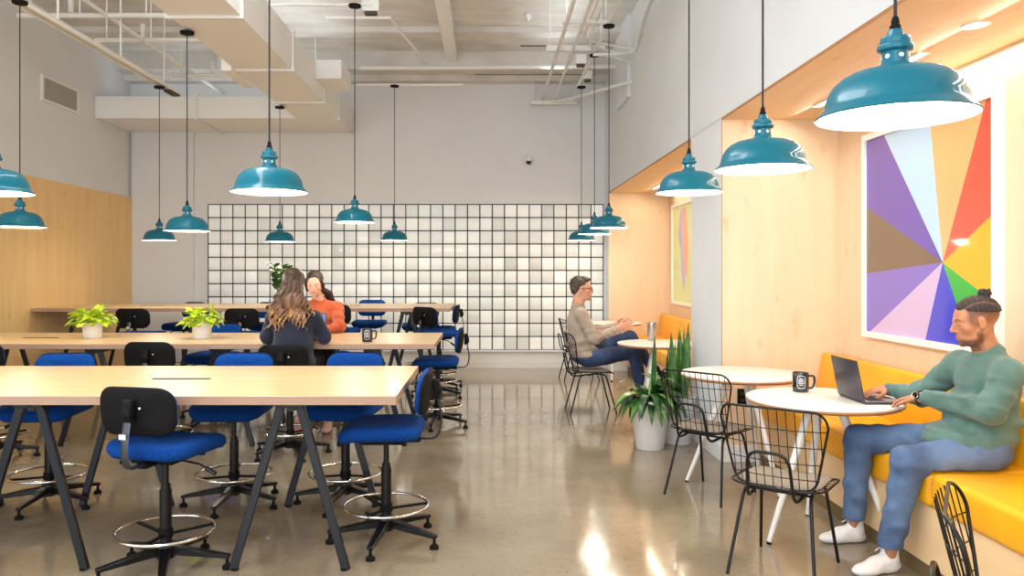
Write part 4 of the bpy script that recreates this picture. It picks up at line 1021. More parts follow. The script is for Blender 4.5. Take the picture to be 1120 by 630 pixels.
def shoe(F, heel, toe, k=1.0):
    heel = np.array(heel, float); toe = np.array(toe, float); d = toe-heel; L = np.linalg.norm(d); d = d/L; s_ = np.cross(d, vec(0, 0, 1)); rot = np.stack([s_, d, vec(0, 0, 1)], 1)
    P = lambda x, y, z: heel+s_*x+d*y+vec(0, 0, z)
    F.ell(P(0, L*0.24, 0.030), (0.040, L*0.26, 0.032), rot, 0.02); F.ell(P(0, L*0.68, 0.030), (0.048, L*0.34, 0.032), rot, 0.03)
    F.ell(P(0, L*0.25, 0.062), (0.036, L*0.21, 0.050), rot, 0.02); F.ell(P(0, L*0.50, 0.060), (0.034, L*0.22, 0.032), rot, 0.03)
    F.cap(P(0, L*0.20, 0.07), P(0, L*0.21, 0.115), 0.040, 0.042, 0.015)
    F.cut(heel+vec(0, 0, 0.003), (0, 0, -1), 0.004)
def sole(F, heel, toe):
    heel = np.array(heel, float); toe = np.array(toe, float); d = toe-heel; L = np.linalg.norm(d); d = d/L; s_ = np.cross(d, vec(0, 0, 1)); rot = np.stack([s_, d, vec(0, 0, 1)], 1)
    P = lambda x, y, z: heel+s_*x+d*y+vec(0, 0, z)
    F.ell(P(0, L*0.26, 0.016), (0.044, L*0.29, 0.040), rot, 0.02); F.ell(P(0, L*0.68, 0.016), (0.053, L*0.35, 0.034), rot, 0.03)
    F.cut(P(0, 0, 0.028), (0, 0, 1), 0.003); F.cut(P(0, 0, 0.001), (0, 0, -1), 0.002)

def skinmat(name, c, c2, rough=0.5):
    m = noise_col(mat(name, c, rough), c, c2, (1, 1, 1), 25, bump=0.06, bscale=250)
    b = m.node_tree.nodes['Principled BSDF']; b.inputs['Subsurface Weight'].default_value = 0.08; b.inputs['Subsurface Radius'].default_value = (0.02, 0.008, 0.005); b.inputs['Subsurface Scale'].default_value = 0.4
    return m
def knit(name, c, c2, sc=240, b_=0.35):
    return noise_col(mat(name, c, 0.9, sheen=0.2), c, c2, (1, 1, 1), 9, 5, bump=b_, bscale=sc)
def tinted(m):
    b = m.node_tree.nodes['Principled BSDF']; src = b.inputs['Base Color'].links[0].from_socket
    at_ = nd(m, 'ShaderNodeAttribute'); at_.attribute_name = 'tint'; mx = nd(m, 'ShaderNodeMixRGB'); mx.blend_type = 'MULTIPLY'; mx.inputs[0].default_value = 1.0
    m.node_tree.links.new(src, mx.inputs[1]); m.node_tree.links.new(at_.outputs['Color'], mx.inputs[2]); m.node_tree.links.new(mx.outputs[0], b.inputs['Base Color']); return m
def sstep(x, a, b): t = np.clip((x-a)/(b-a), 0, 1); return t*t*(3-2*t)
def face_tint(hd, lips=(0.80, 0.62, 0.62), brow=(0.22, 0.18, 0.17), stubble=None, fade=None):
    def fn(V):
        q = hd.local(V); x, y, z = np.abs(q[:, 0]), q[:, 1], q[:, 2]; near = (x < 0.12) & (np.abs(y) < 0.14) & (z < 0.15) & (z > -0.14); c = np.ones((len(V), 3))
        def mixc(w, col): c[:] = c*(1-(w*near)[:, None])+np.array(col)*(w*near)[:, None]
        if stubble: mixc(sstep(-z, 0.070, 0.082)*sstep(y, -0.005, 0.02)*(1-0.0*x), stubble); mixc(sstep(-z, 0.035, 0.05)*sstep(x, 0.042, 0.052)*sstep(y, -0.01, 0.005)*(1-sstep(y, 0.02, 0.032)), stubble); mixc(0.8*np.exp(-((z+0.0455)/0.004)**2-(x/0.024)**4)*sstep(y, 0.07, 0.085), stubble)
        if fade: mixc(sstep(z, -0.035+0*y, 0.045)*(1-sstep(y, 0.035, 0.058))*(1-np.exp(-((x-0.082)/0.007)**2)*(np.abs(z) < 0.035)*(y > -0.03)*(y < 0.02)), fade)
        mixc(np.exp(-((z+0.0615)/0.0085)**4-(x/0.023)**4)*sstep(y, 0.078, 0.086), lips)
        arch = 0.0245-18*(x-0.034)**2
        mixc(0.85*np.exp(-((z-arch)/0.0035)**2-((x-0.032)/0.019)**4)*sstep(y, 0.055, 0.065), brow)
        mixc(0.9*np.exp(-((z+0.0025+6*(x-0.031)**2)/0.0019)**2-((x-0.031)/0.0135)**6)*sstep(y, 0.062, 0.072), (0.10, 0.08, 0.08))
        mixc(0.25*np.exp(-((z-0.011)/0.004)**2-((x-0.031)/0.014)**4)*sstep(y, 0.062, 0.072), brow)
        return c
    return fn
M['skin_brown'] = skinmat('brown skin', srgb(176, 118, 84), srgb(190, 132, 96))
M['skin_fair'] = skinmat('fair skin', srgb(222, 170, 146), srgb(232, 184, 160))
M['skin_tan'] = skinmat('light tan skin', srgb(206, 150, 122), srgb(216, 162, 134))
for k_ in ('skin_brown', 'skin_fair', 'skin_tan'): tinted(M[k_])
M['lips'] = mat('lip tone', srgb(158, 92, 80), 0.45); M['lips_pink'] = mat('pink lips', srgb(190, 96, 96), 0.45)
M['brow'] = mat('dark brow hair', srgb(42, 30, 26), 0.8); M['beard'] = mat('short stubble', srgb(120, 78, 56), 0.8)
M['hair_black'] = noise_col(mat('black hair', srgb(30, 24, 24), 0.65), srgb(24, 20, 20), srgb(52, 44, 42), (1, 1, 1), 120, bump=0.5, bscale=300)
M['fade'] = mat('shaved hair', srgb(92, 62, 48), 0.8)
M['hair_brown'] = noise_col(mat('dark brown hair', srgb(46, 34, 30), 0.5), srgb(38, 28, 25), srgb(70, 52, 44), (1, 1, 1), 60, bump=0.4, bscale=200)
M['hair_grey'] = noise_col(mat('greying brown hair', srgb(62, 52, 46), 0.6), srgb(50, 42, 37), srgb(96, 84, 76), (1, 1, 1), 60, bump=0.5, bscale=200)
M['green_sweat'] = knit('faded green sweatshirt', srgb(70, 102, 95), srgb(88, 120, 112))
M['rust'] = knit('rust orange sweater', srgb(178, 78, 40), srgb(196, 94, 52))
M['navy'] = knit('navy sweater', srgb(22, 26, 44), srgb(30, 34, 54))
M['oat'] = knit('beige knit sweater', srgb(168, 150, 132), srgb(186, 168, 150))
M['denim'] = noise_col(mat('blue denim', srgb(62, 84, 122), 0.85), srgb(44, 66, 104), srgb(112, 138, 174), (1, 1, 1), 3.2, 8, 0.30, 0.72, bump=0.3, bscale=260)
M['denim_dark'] = noise_col(mat('dark blue denim', srgb(40, 58, 94), 0.85), srgb(34, 50, 84), srgb(62, 84, 124), (1, 1, 1), 5, 6, 0.4, 0.7, bump=0.3, bscale=260)
M['black_cloth'] = mat('black trousers', srgb(26, 26, 30), 0.9)
M['sneaker'] = noise_col(mat('white sneaker', srgb(236, 234, 232), 0.55), srgb(228, 226, 224), srgb(240, 238, 236), (1, 1, 1), 12, bump=0.15, bscale=90)
M['lace'] = mat('white lace', srgb(250, 250, 250), 0.7)

# ---------------------------------------------------------------- man on the bench
t = thing('person', 'man in a green sweatshirt and jeans typing on the yellow bench', 'person', (2.50, 3.95, 0))
hd = Head((2.505, 3.985, 1.300), (-0.93, 0.26, -0.19), (-0.12, 0, 1), 1.06)
F = Field((1.98, 3.45, 0.02), (2.76, 4.85, 1.50), 0.0050)
hd.add(F)
F.chain([hd.P(0, -0.018, -0.045), (2.553, 3.985, 1.165), (2.57, 3.985, 1.08)], [0.050, 0.054, 0.065], 0.03)
F.ell((2.57, 3.985, 0.94), (0.085, 0.14, 0.17), None, 0.02).ell((2.54, 3.985, 0.74), (0.10, 0.13, 0.16), None, 0.03)
LS, LE, LW = vec(2.535, 3.785, 1.055), vec(2.43, 3.745, 0.885), vec(2.305, 4.13, 0.885)
RS, RE, RW = vec(2.535, 4.175, 1.055), vec(2.42, 4.33, 0.87), vec(2.31, 4.50, 0.875)
for S_, E_, W_ in ((LS, LE, LW), (RS, RE, RW)): F.chain([(2.575, 3.985, 1.03), S_, E_, W_], [0.045, 0.042, 0.036, 0.026], 0.012)
hand(F, LW, (-0.42, 0.82, -0.20), (0, -0.10, -1), (-0.95, -0.3, 0.0), 1.0, (0.42, 0.36, 0.34, 0.38), 0.14)
hand(F, RW, (-0.95, -0.02, -0.12), (0, 0.0, -1), (0, -1, 0), 1.0, (0.42, 0.40, 0.42, 0.45), 0.12)
LH, LK, LA = vec(2.50, 3.87, 0.665), vec(2.115, 3.90, 0.595), vec(2.075, 4.005, 0.10)
RH, RK, RA = vec(2.50, 4.10, 0.665), vec(2.095, 4.38, 0.610), vec(2.105, 4.46, 0.10)
for a, b_, c in ((LH, LK, LA), (RH, RK, RA)): F.chain([a, b_, c], [0.060, 0.045, 0.030], 0.02)
F.build('body', M['skin_brown'], t, 1, tint=face_tint(hd, (0.86, 0.66, 0.66), (0.2, 0.16, 0.15), (0.42, 0.38, 0.38), (0.34, 0.30, 0.30)))
# braided hair with a top knot
F = Field(hd.c-vec(0.2, 0.2, 0.2), hd.c+vec(0.2, 0.2, 0.24), 0.0035)
F.ell(hd.P(0, -0.015, 0.040), vec(0.081, 0.101, 0.087)*1.06, hd.rot, 0.004)
F.cut(hd.P(0, 0.07, 0.068), -hd.u*1.0+hd.f*0.22, 0.004)
sl, P_ = F._sl(F.lo, F.lo+F.n*F.h); q_ = hd.local(P_.reshape(-1, 3)); az = np.arctan2(q_[:, 0], q_[:, 2]+0.02)
def braid(q): a = np.arctan2(q[:, 0], q[:, 2]+0.02); u = np.abs(np.sin(a*6.5)); v = np.abs(np.sin(q[:, 1]*135+(np.floor(a*6.5/PI) % 2)*1.57)); return u, v
u_, v_ = braid(q_); F.g[sl] += (0.0055*(1-u_**0.6)+0.0022*(1-v_**0.7)).reshape(F.g[sl].shape).astype(np.float32)
knot = hd.P(0, -0.062, 0.126)
for i in range(26):
    a = i*2.4; z_ = -0.6+1.5*((i*7) % 26)/26; rr = 0.024*math.sqrt(max(0.05, 1-z_*z_*0.8)); c_ = knot+vec(rr*math.cos(a), rr*math.sin(a), 0.020*z_)
    F.cap(c_, c_+vec(0.014*math.cos(a+1.9), 0.014*math.sin(a+1.9), 0.008*math.sin(5*i)), 0.0085, 0.006, 0.002)
def hair_tint(V):
    q = hd.local(V); u, v = braid(q); w = (sstep(1-u, 0.62, 0.86)+0.5*sstep(1-v, 0.72, 0.92))*(q[:, 2] < 0.128); w = np.clip(w, 0, 1)[:, None]; return (1-w)+w*np.array((5.5, 3.6, 2.6))
F.build('hair', tinted(M['hair_black']), t, 0, tint=hair_tint)
# sweatshirt
F = Field((2.10, 3.45, 0.52), (2.76, 4.75, 1.22), 0.0050)
F.ell((2.565, 3.985, 0.98), (0.125, 0.195, 0.155), None, 0.05).ell((2.53, 3.985, 0.80), (0.155, 0.20, 0.16), None, 0.07).ell((2.46, 3.985, 0.70), (0.20, 0.205, 0.085), None, 0.06)
F.cap((2.575, 3.985, 1.09), (2.572, 3.985, 1.135), 0.088, 0.072, 0.03)
F.chain([(2.57, 3.90, 1.07), LS, LE, LW+(LE-LW)*0.10], [0.070, 0.072, 0.062, 0.037], 0.035)
F.chain([(2.57, 4.07, 1.07), RS, RE, RW+(RE-RW)*0.14], [0.070, 0.072, 0.060, 0.037], 0.035)
F.wrinkle(0.0045, 1.0, 1.0)
F.folds(LS, LE, 0.075, 0.007, 2.3, 0.5, 0.2, 1.1, 2.6).folds(LE, LW, 0.065, 0.006, 3.2, 1.5, -0.15, 0.9, 2.6).folds(RS, RE, 0.075, 0.007, 2.3, 2.5, 0.2, 1.1, 2.6).folds(RE, RW, 0.06, 0.006, 3.2, 0.5, -0.1, 0.85, 2.6)
F.folds((2.56, 3.985, 1.02), (2.48, 3.985, 0.66), 0.21, 0.011, 4.2, 2.2, 0.15, 1.05, 2.0)
F.cap(LW+(LE-LW)*0.07, LW+(LE-LW)*0.14, 0.035, 0.036, 0.004).cap(RW+(RE-RW)*0.07, RW+(RE-RW)*0.16, 0.035, 0.036, 0.004)
ncol = vec(2.572, 3.985, 1.135)
for i in range(20):
    a = 2*PI*i/20; b_ = 2*PI*(i+1)/20; up_ = lambda q: ncol+vec(0.066*math.cos(q)-0.004, 0.066*math.sin(q), 0.010+0.016*math.cos(q)); F.cap(up_(a), up_(b_), 0.010, 0.010, 0.004)
F.build('sweatshirt', M['green_sweat'], t, 1)
# jeans
F = Field((1.92, 3.70, 0.10), (2.72, 4.58, 0.80), 0.0055)
F.ell((2.52, 3.985, 0.645), (0.14, 0.185, 0.095), None, 0.05)
F.chain([LH, LK, LA+vec(0, 0, 0.05)], [0.098, 0.078, 0.058], 0.03).chain([RH, RK, RA+vec(0, 0, 0.06)], [0.098, 0.078, 0.056], 0.03)
F.ell(LK+vec(-0.005, 0, 0.01), (0.076, 0.074, 0.074), None, 0.03)
F.wrinkle(0.003, 1.25, 4.0)
for a_, b_, c_ in ((LH, LK, LA), (RH, RK, RA)): F.folds(a_, b_, 0.10, 0.007, 3.4, 1.0, -0.1, 0.9, 3.6).folds(b_, c_, 0.08, 0.006, 4.3, 0.3, -0.1, 1.0, 3.6)
for A_ in (LA+vec(0.001, 0, 0.052), RA+vec(0, 0, 0.062)): F.cap(A_-vec(0, 0, 0.006), A_+vec(0, 0, 0.02), 0.060, 0.060, 0.004)
F.cut((2.5, 3.98, 0.572), (0, 0, -1), 0.01, ((2.19, 3.6, 0.4), (2.8, 4.5, 0.8)))
F.cut((2.0, 3.98, 0.135), (0, 0, -1), 0.004)
F.build('jeans', M['denim'], t, 1)
for nm, heel, toe in (('sneaker', (2.14, 4.04, 0), (1.865, 3.955, 0)), ('sneaker', (2.175, 4.475, 0), (1.905, 4.45, 0))):
    lo = np.minimum(heel, toe)-0.08; hi = np.maximum(heel, toe)+vec(0.08, 0.08, 0.19); lo[2] = -0.01
    F = Field(lo, hi, 0.004); shoe(F, heel, toe); F.wrinkle(0.0012, 3, 2); sh = F.build(nm, M['sneaker'], t, 1)
    F = Field(lo, hi, 0.004); sole(F, heel, toe); F.build('sole', M['lace'], sh, 1)
    h_ = np.array(heel, float); d_ = unit(np.array(toe)-h_); s_ = np.cross(d_, vec(0, 0, 1)); f = MB()
    for j in range(5):
        y_ = 0.10+0.026*j; z_ = 0.103-0.0125*j
        f.tube([h_+d_*y_-s_*0.026+vec(0, 0, z_-0.012), h_+d_*(y_+0.01)+vec(0, 0, z_), h_+d_*y_+s_*0.026+vec(0, 0, z_-0.012)], 0.0035, 6)
    f.tube([h_+d_*0.10+vec(0, 0, 0.10), h_+d_*0.085+s_*0.03+vec(0, 0, 0.125), h_+d_*0.12+s_*0.035+vec(0, 0, 0.105)], 0.003, 6)
    f.v = [tuple(np.array(v)-np.array(t.location)) for v in f.v]; L_ = f.build('laces', M['lace'], sh)
# watch
f = MB(); ax = unit(LW-LE); c0 = LW+ax*0.006; a1 = unit(np.cross(ax, vec(0, 0, 1))); a2 = np.cross(a1, ax)
ringp = [c0+a1*0.031*math.cos(2*PI*k/24)+a2*0.026*math.sin(2*PI*k/24) for k in range(24)]
f.tube(ringp, 0.010, 8, closed=True, flat=(0.35, 1.0)); f.v = [tuple(np.array(v)-np.array(t.location)) for v in f.v]
wt = f.build('wristwatch', M['black'], t)
dirn = unit(-a1*np.sign(a1[1])+a2*0.35*np.sign(a2[2])) ; cen = c0+dirn*0.030
zq = Vector(dirn).to_track_quat('Z', 'Y').to_matrix().to_4x4()
MB().lathe([(0.0, -0.003), (0.021, -0.003), (0.023, 0.004), (0.021, 0.009), (0.018, 0.009), (0.017, 0.007), (0, 0.007)], 24, mat4=Matrix.Translation(Vector(cen)-t.location) @ zq).build('watch_case', M['black_gloss'], wt)
MB().tube([Vector(cen)-t.location+zq.to_3x3() @ Vector((0.019*math.cos(2*PI*k/24), 0.019*math.sin(2*PI*k/24), 0.009)) for k in range(24)], 0.0015, 6, closed=True).build('bezel', M['chrome'], wt)

# ---------------------------------------------------------------- man in beige
t = thing('person', 'man with glasses in a beige sweater seated sideways, hands raised', 'person', (1.10, 8.66, 0))
hd2 = Head((1.050, 8.66, 1.365), (1, -0.10, -0.02), (0.05, 0, 1), 1.13)
F = Field((0.70, 8.2, 0.02), (1.98, 9.05, 1.56), 0.0075)
hd2.add(F)
F.chain([hd2.P(0, -0.03, -0.04), (1.015, 8.66, 1.22), (1.0, 8.66, 1.12)], [0.058, 0.062, 0.08], 0.03)
F.ell((1.02, 8.66, 0.95), (0.11, 0.16, 0.22), None, 0.03).ell((1.05, 8.66, 0.72), (0.12, 0.15, 0.16), None, 0.05)
S1, E1, W1 = vec(1.03, 8.46, 1.085), vec(1.16, 8.42, 0.835), vec(1.435, 8.47, 0.945)
S2, E2, W2 = vec(1.03, 8.86, 1.085), vec(1.22, 8.93, 0.86), vec(1.46, 8.82, 0.955)
for S_, E_, W_ in ((S1, E1, W1), (S2, E2, W2)): F.chain([(1.01, 8.66, 1.08), S_, E_, W_], [0.06, 0.05, 0.042, 0.028], 0.02)
hand(F, W1, (0.95, 0.05, 0.28), (0.1, 0.95, -0.2), (0, 0.1, 1), 1.05, (0.15, 0.10, 0.18, 0.25), 0.20)
hand(F, W2, (0.95, -0.05, 0.20), (0.0, -0.95, -0.2), (0, -0.1, 1), 1.05, (0.2, 0.15, 0.2, 0.25), 0.20)
H1_, K1_, A1_ = vec(1.12, 8.56, 0.595), vec(1.62, 8.60, 0.675), vec(1.73, 8.62, 0.13)
H2_, K2_, A2_ = vec(1.12, 8.78, 0.62), vec(1.60, 8.74, 0.815), vec(1.86, 8.66, 0.45)
for a, b_, c in ((H1_, K1_, A1_), (H2_, K2_, A2_)): F.chain([a, b_, c], [0.06, 0.045, 0.03], 0.02)
F.build('body', M['skin_tan'], t, 1, tint=face_tint(hd2))
F = Field(hd2.c-vec(0.2, 0.2, 0.2), hd2.c+vec(0.2, 0.2, 0.2), 0.006)
F.ell(hd2.P(0, -0.022, 0.050), vec(0.082, 0.098, 0.082)*1.13, hd2.rot, 0.02).ell(hd2.P(0, 0.035, 0.098), vec(0.055, 0.050, 0.026)*1.13, hd2.rot, 0.03).ell(hd2.P(0, -0.06, 0.0), vec(0.066, 0.050, 0.065)*1.13, hd2.rot, 0.02)
F.ell(hd2.P(0, 0.085, 0.0), vec(0.13, 0.075, 0.082)*1.13, hd2.rot, 0.01, 'sub'); F.ell(hd2.P(0, 0.03, -0.06), vec(0.13, 0.072, 0.068)*1.13, hd2.rot, 0.01, 'sub')
for sx in (-1, 1): F.ell(hd2.P(sx*0.08, -0.002, -0.005), vec(0.02, 0.026, 0.034)*1.13, hd2.rot, 0.004, 'sub')
F.wrinkle(0.003, 4, 1); F.build('hair', M['hair_grey'], t, 1)
F = Field((0.70, 8.2, 0.5), (1.60, 9.1, 1.30), 0.0075)
F.ell((1.02, 8.66, 0.99), (0.135, 0.20, 0.17), None, 0.05).ell((1.045, 8.66, 0.80), (0.155, 0.195, 0.18), None, 0.07).ell((1.09, 8.66, 0.645), (0.165, 0.195, 0.085), None, 0.06)
F.cap((1.005, 8.66, 1.11), (1.012, 8.66, 1.165), 0.088, 0.076, 0.03)
F.chain([(1.01, 8.58, 1.10), S1, E1, W1+(E1-W1)*0.10], [0.070, 0.070, 0.062, 0.036], 0.035).chain([(1.01, 8.74, 1.10), S2, E2, W2+(E2-W2)*0.1], [0.070, 0.070, 0.058, 0.036], 0.035)
F.wrinkle(0.004, 1.0, 2.0); F.folds(S1, E1, 0.075, 0.010, 3, 0.5, 0.2, 1.1).folds(E1, W1, 0.065, 0.009, 4, 1.5, -0.1, 0.9).folds((1.02, 8.66, 1.0), (1.08, 8.66, 0.6), 0.21, 0.010, 4, 1.0, 0.1, 1.0, 2.0); F.build('sweater', M['oat'], t, 1)
F = Field((0.85, 8.35, 0.12), (2.0, 9.0, 0.98), 0.0075)
F.ell((1.10, 8.66, 0.605), (0.155, 0.19, 0.09), None, 0.05).chain([H1_, K1_, A1_+vec(0, 0, 0.05)], [0.10, 0.080, 0.055], 0.03).chain([H2_, K2_, A2_+vec(-0.02, 0, 0.05)], [0.10, 0.080, 0.055], 0.03)
F.wrinkle(0.004, 1.2, 1.0); F.cut((1.1, 8.6, 0.512), (0, 0, -1), 0.01, ((0.8, 8.3, 0.3), (1.38, 9.0, 0.9))); F.build('jeans', M['denim_dark'], t, 1)
for heel, toe in (((1.70, 8.63, 0), (1.98, 8.60, 0)), ((1.83, 8.66, 0.36), (2.07, 8.60, 0.36))):
    lo = np.minimum(heel, toe)-0.08; hi = np.maximum(heel, toe)+vec(0.08, 0.08, 0.19); F = Field(lo, hi, 0.006); shoe(F, heel, toe); F.build('shoe', M['black_cloth'], t, 1)
f = MB()
for sx in (-1, 1):
    f.tube([hd2.P(sx*(0.031+0.021*math.cos(2*PI*k/16)), 0.104-0.02*abs(math.cos(2*PI*k/16))*(1 if math.cos(2*PI*k/16) > 0 else -0.2), 0.002+0.016*math.sin(2*PI*k/16)) for k in range(16)], 0.0028, 6, closed=True)
    f.tube([hd2.P(sx*0.052, 0.092, 0.008), hd2.P(sx*0.080, 0.05, 0.008), hd2.P(sx*0.084, -0.005, 0.010), hd2.P(sx*0.080, -0.02, -0.006)], 0.0028, 6)
f.tube([hd2.P(-0.010, 0.105, 0.006), hd2.P(0.010, 0.105, 0.006)], 0.0025, 6)
f.v = [tuple(np.array(v)-np.array(t.location)) for v in f.v]; f.build('eyeglasses', M['black'], t)

# ---------------------------------------------------------------- long-haired woman, back to the camera
t = thing('person', 'woman seen from behind with long wavy brown hair and navy sweater', 'person', (-1.68, 6.70, 0))
hd3 = Head((-1.700, 6.84, 1.445), (0.15, 0.95, -0.22), (0, 0.1, 1), 1.04)
F = Field((-2.05, 6.45, 0.02), (-1.30, 7.40, 1.63), 0.0075)
hd3.add(F, True); F.chain([hd3.P(0, -0.025, -0.04), (-1.695, 6.79, 1.28), (-1.69, 6.77, 1.2)], [0.048, 0.050, 0.06], 0.03)
F.ell((-1.685, 6.76, 1.06), (0.15, 0.10, 0.19), None, 0.03).ell((-1.68, 6.72, 0.84), (0.14, 0.11, 0.16), None, 0.05)
a1_, a2_, a3_ = vec(-1.865, 6.78, 1.15), vec(-1.93, 6.82, 0.985), vec(-1.80, 7.04, 0.965)
b1_, b2_, b3_ = vec(-1.515, 6.78, 1.15), vec(-1.435, 6.84, 0.985), vec(-1.56, 7.04, 0.965)
for S_, E_, W_ in ((a1_, a2_, a3_), (b1_, b2_, b3_)): F.chain([(-1.69, 6.77, 1.15), S_, E_, W_], [0.05, 0.042, 0.036, 0.024], 0.02)
hand(F, a3_, (0.3, 0.93, -0.1), (0, 0, -1), (1, 0, 0), 0.92, (0.4, 0.4, 0.4, 0.4)); hand(F, b3_, (-0.3, 0.93, -0.1), (0, 0, -1), (-1, 0, 0), 0.92, (0.4, 0.4, 0.4, 0.4))
lg1 = [vec(-1.77, 6.74, 0.765), vec(-1.78, 7.13, 0.765), vec(-1.76, 7.10, 0.33)]; lg2 = [vec(-1.59, 6.74, 0.765), vec(-1.57, 7.13, 0.765), vec(-1.58, 7.06, 0.33)]
for q in (lg1, lg2): F.chain(q, [0.05, 0.04, 0.028], 0.02)
F.build('body', M['skin_fair'], t, 1, tint=face_tint(hd3))
F = Field((-2.05, 6.45, 0.66), (-1.30, 7.30, 1.36), 0.0075)
F.ell((-1.685, 6.77, 1.08), (0.185, 0.125, 0.16), None, 0.05).ell((-1.68, 6.73, 0.90), (0.175, 0.135, 0.18), None, 0.06).ell((-1.68, 6.71, 0.78), (0.20, 0.15, 0.09), None, 0.06)
F.cap((-1.69, 6.77, 1.19), (-1.69, 6.785, 1.235), 0.075, 0.062, 0.03)
F.chain([(-1.74, 6.77, 1.18), a1_, a2_, a3_+(a2_-a3_)*0.1], [0.06, 0.066, 0.060, 0.036], 0.03).chain([(-1.64, 6.77, 1.18), b1_, b2_, b3_+(b2_-b3_)*0.1], [0.06, 0.066, 0.060, 0.036], 0.03)
F.wrinkle(0.0045, 1.0, 3.0); F.cut((-1.68, 6.7, 0.69), (0, 0, -1), 0.01); F.build('sweater', M['navy'], t, 1)
F = Field((-2.0, 6.5, 0.28), (-1.35, 7.35, 0.90), 0.0075)
F.ell((-1.68, 6.71, 0.75), (0.19, 0.145, 0.085), None, 0.05).chain(lg1, [0.09, 0.07, 0.05], 0.03).chain(lg2, [0.09, 0.07, 0.05], 0.03)
F.cut((-1.68, 6.7, 0.668), (0, 0, -1), 0.008, ((-2.0, 6.4, 0.5), (-1.3, 6.98, 0.9))); F.build('trousers', M['black_cloth'], t, 1)
for hx in (-1.76, -1.58):
    heel, toe = (hx, 7.06, 0.235), (hx, 7.29, 0.235); F = Field(np.minimum(heel, toe)-0.08, np.maximum(heel, toe)+vec(0.08, 0.08, 0.18), 0.006); shoe(F, heel, toe); F.build('shoe', M['sneaker'], t, 1)
# hair: scalp volume plus wavy locks, brown at the root and honey blond towards the tips
m = mat('brown hair with blond lengths', srgb(90, 62, 44), 0.42, spec=0.6); M['hair_long'] = m
b = m.node_tree.nodes['Principled BSDF']; tc = nd(m, 'ShaderNodeTexCoord'); sp = nd(m, 'ShaderNodeSeparateXYZ'); lk(m, tc, 'Object', sp, 0)
mr = nd(m, 'ShaderNodeMapRange'); mr.inputs['From Min'].default_value = 1.48; mr.inputs['From Max'].default_value = 1.05; lk(m, sp, 2, mr, 'Value')
nz = nd(m, 'ShaderNodeTexNoise'); nz.inputs['Scale'].default_value = 30; mp = nd(m, 'ShaderNodeMapping'); mp.inputs['Scale'].default_value = (1, 1, 0.12); lk(m, tc, 'Object', mp, 0); lk(m, mp, 0, nz, 'Vector')
ad = nd(m, 'ShaderNodeMath', operation='ADD'); mu = nd(m, 'ShaderNodeMath', operation='MULTIPLY_ADD'); mu.inputs[1].default_value = 1.6; mu.inputs[2].default_value = -0.8; lk(m, nz, 0, mu, 0); lk(m, mr, 0, ad, 0); lk(m, mu, 0, ad, 1)
r = nd(m, 'ShaderNodeValToRGB'); r.color_ramp.elements[0].position = 0.1; r.color_ramp.elements[1].position = 1.0; r.color_ramp.elements[0].color = srgb(68, 46, 34); r.color_ramp.elements[1].color = srgb(196, 148, 96)
e = r.color_ramp.elements.new(0.5); e.color = srgb(124, 84, 54); lk(m, ad, 0, r, 0); lk(m, r, 0, b, 'Base Color')
F = Field((-1.98, 6.50, 0.96), (-1.42, 7.05, 1.64), 0.005)
F.ell(hd3.P(0, -0.022, 0.045), vec(0.092, 0.108, 0.092)*1.04, hd3.rot, 0.02)
F.ell(hd3.P(0, 0.10, -0.02), vec(0.075, 0.08, 0.095)*1.04, hd3.rot, 0.01, 'sub')
F.chain([(-1.70, 6.76, 1.44), (-1.70, 6.71, 1.30), (-1.70, 6.69, 1.22)], [0.085, 0.082, 0.05], 0.04)
for sx in (-1, 1): F.chain([(-1.70+sx*0.05, 6.75, 1.40), (-1.70+sx*0.080, 6.70, 1.28), (-1.70+sx*0.10, 6.685, 1.20)], [0.05, 0.050, 0.03], 0.03)
rnd = random.Random(21)
for i in range(64):
    u = rnd.uniform(-1, 1); x0 = -1.70+u*0.080; ztop = 1.42+0.12*(1-u*u); spread = u*(0.13+rnd.uniform(-0.03, 0.05)); zend = 1.05+0.05*abs(u)+rnd.uniform(-0.05, 0.12); ph = rnd.uniform(0, 6.28); pts = []; dy = rnd.uniform(-0.020, 0.010); fr = rnd.uniform(13, 19)
    for j in range(19):
        v = j/18; z_ = ztop+(zend-ztop)*v; wav = 0.022*min(1, v*1.3)*math.sin(ph+v*fr)
        x_ = x0+spread*v**1.3*0.85+wav; y_ = 6.735-0.055*math.sin(min(1, v*1.3)*PI/2)-0.02*(1-abs(u))+dy+0.014*math.cos(ph+v*fr)-(-0.05 if v < 0.05 else 0)
        pts.append((x_, y_, z_))
    rad = [(0.006+0.007*math.sin(PI*min(1, j/18+0.1))) if j < 17 else 0.004 for j in range(19)]
    F.chain(pts, rad, 0.0015)
hw = F.build('hair', M['hair_long'], t, 0)

# ---------------------------------------------------------------- woman in orange
t = thing('person', 'dark-haired woman in a rust orange sweater looking down at the table', 'person', (-1.76, 8.36, 0))
hd4 = Head((-1.815, 8.17, 1.43), (0.06, -0.93, -0.30), (0, -0.25, 1), 1.03)
F = Field((-2.15, 7.45, 0.02), (-1.35, 8.62, 1.62), 0.0065)
hd4.add(F, True); F.chain([hd4.P(0, -0.02, -0.05), (-1.80, 8.24, 1.30), (-1.79, 8.27, 1.21)], [0.048, 0.050, 0.06], 0.03)
F.ell((-1.78, 8.31, 1.04), (0.15, 0.10, 0.18), None, 0.03).ell((-1.76, 8.35, 0.84), (0.14, 0.11, 0.16), None, 0.05)
c1_, c2_, c3_ = vec(-1.60, 8.28, 1.165), vec(-1.545, 8.12, 0.985), vec(-1.66, 7.92, 0.965)
d1_, d2_, d3_ = vec(-1.975, 8.28, 1.165), vec(-2.0, 8.12, 0.985), vec(-1.86, 7.88, 0.985)
for S_, E_, W_ in ((c1_, c2_, c3_), (d1_, d2_, d3_)): F.chain([(-1.78, 8.3, 1.13), S_, E_, W_], [0.05, 0.042, 0.036, 0.024], 0.02)
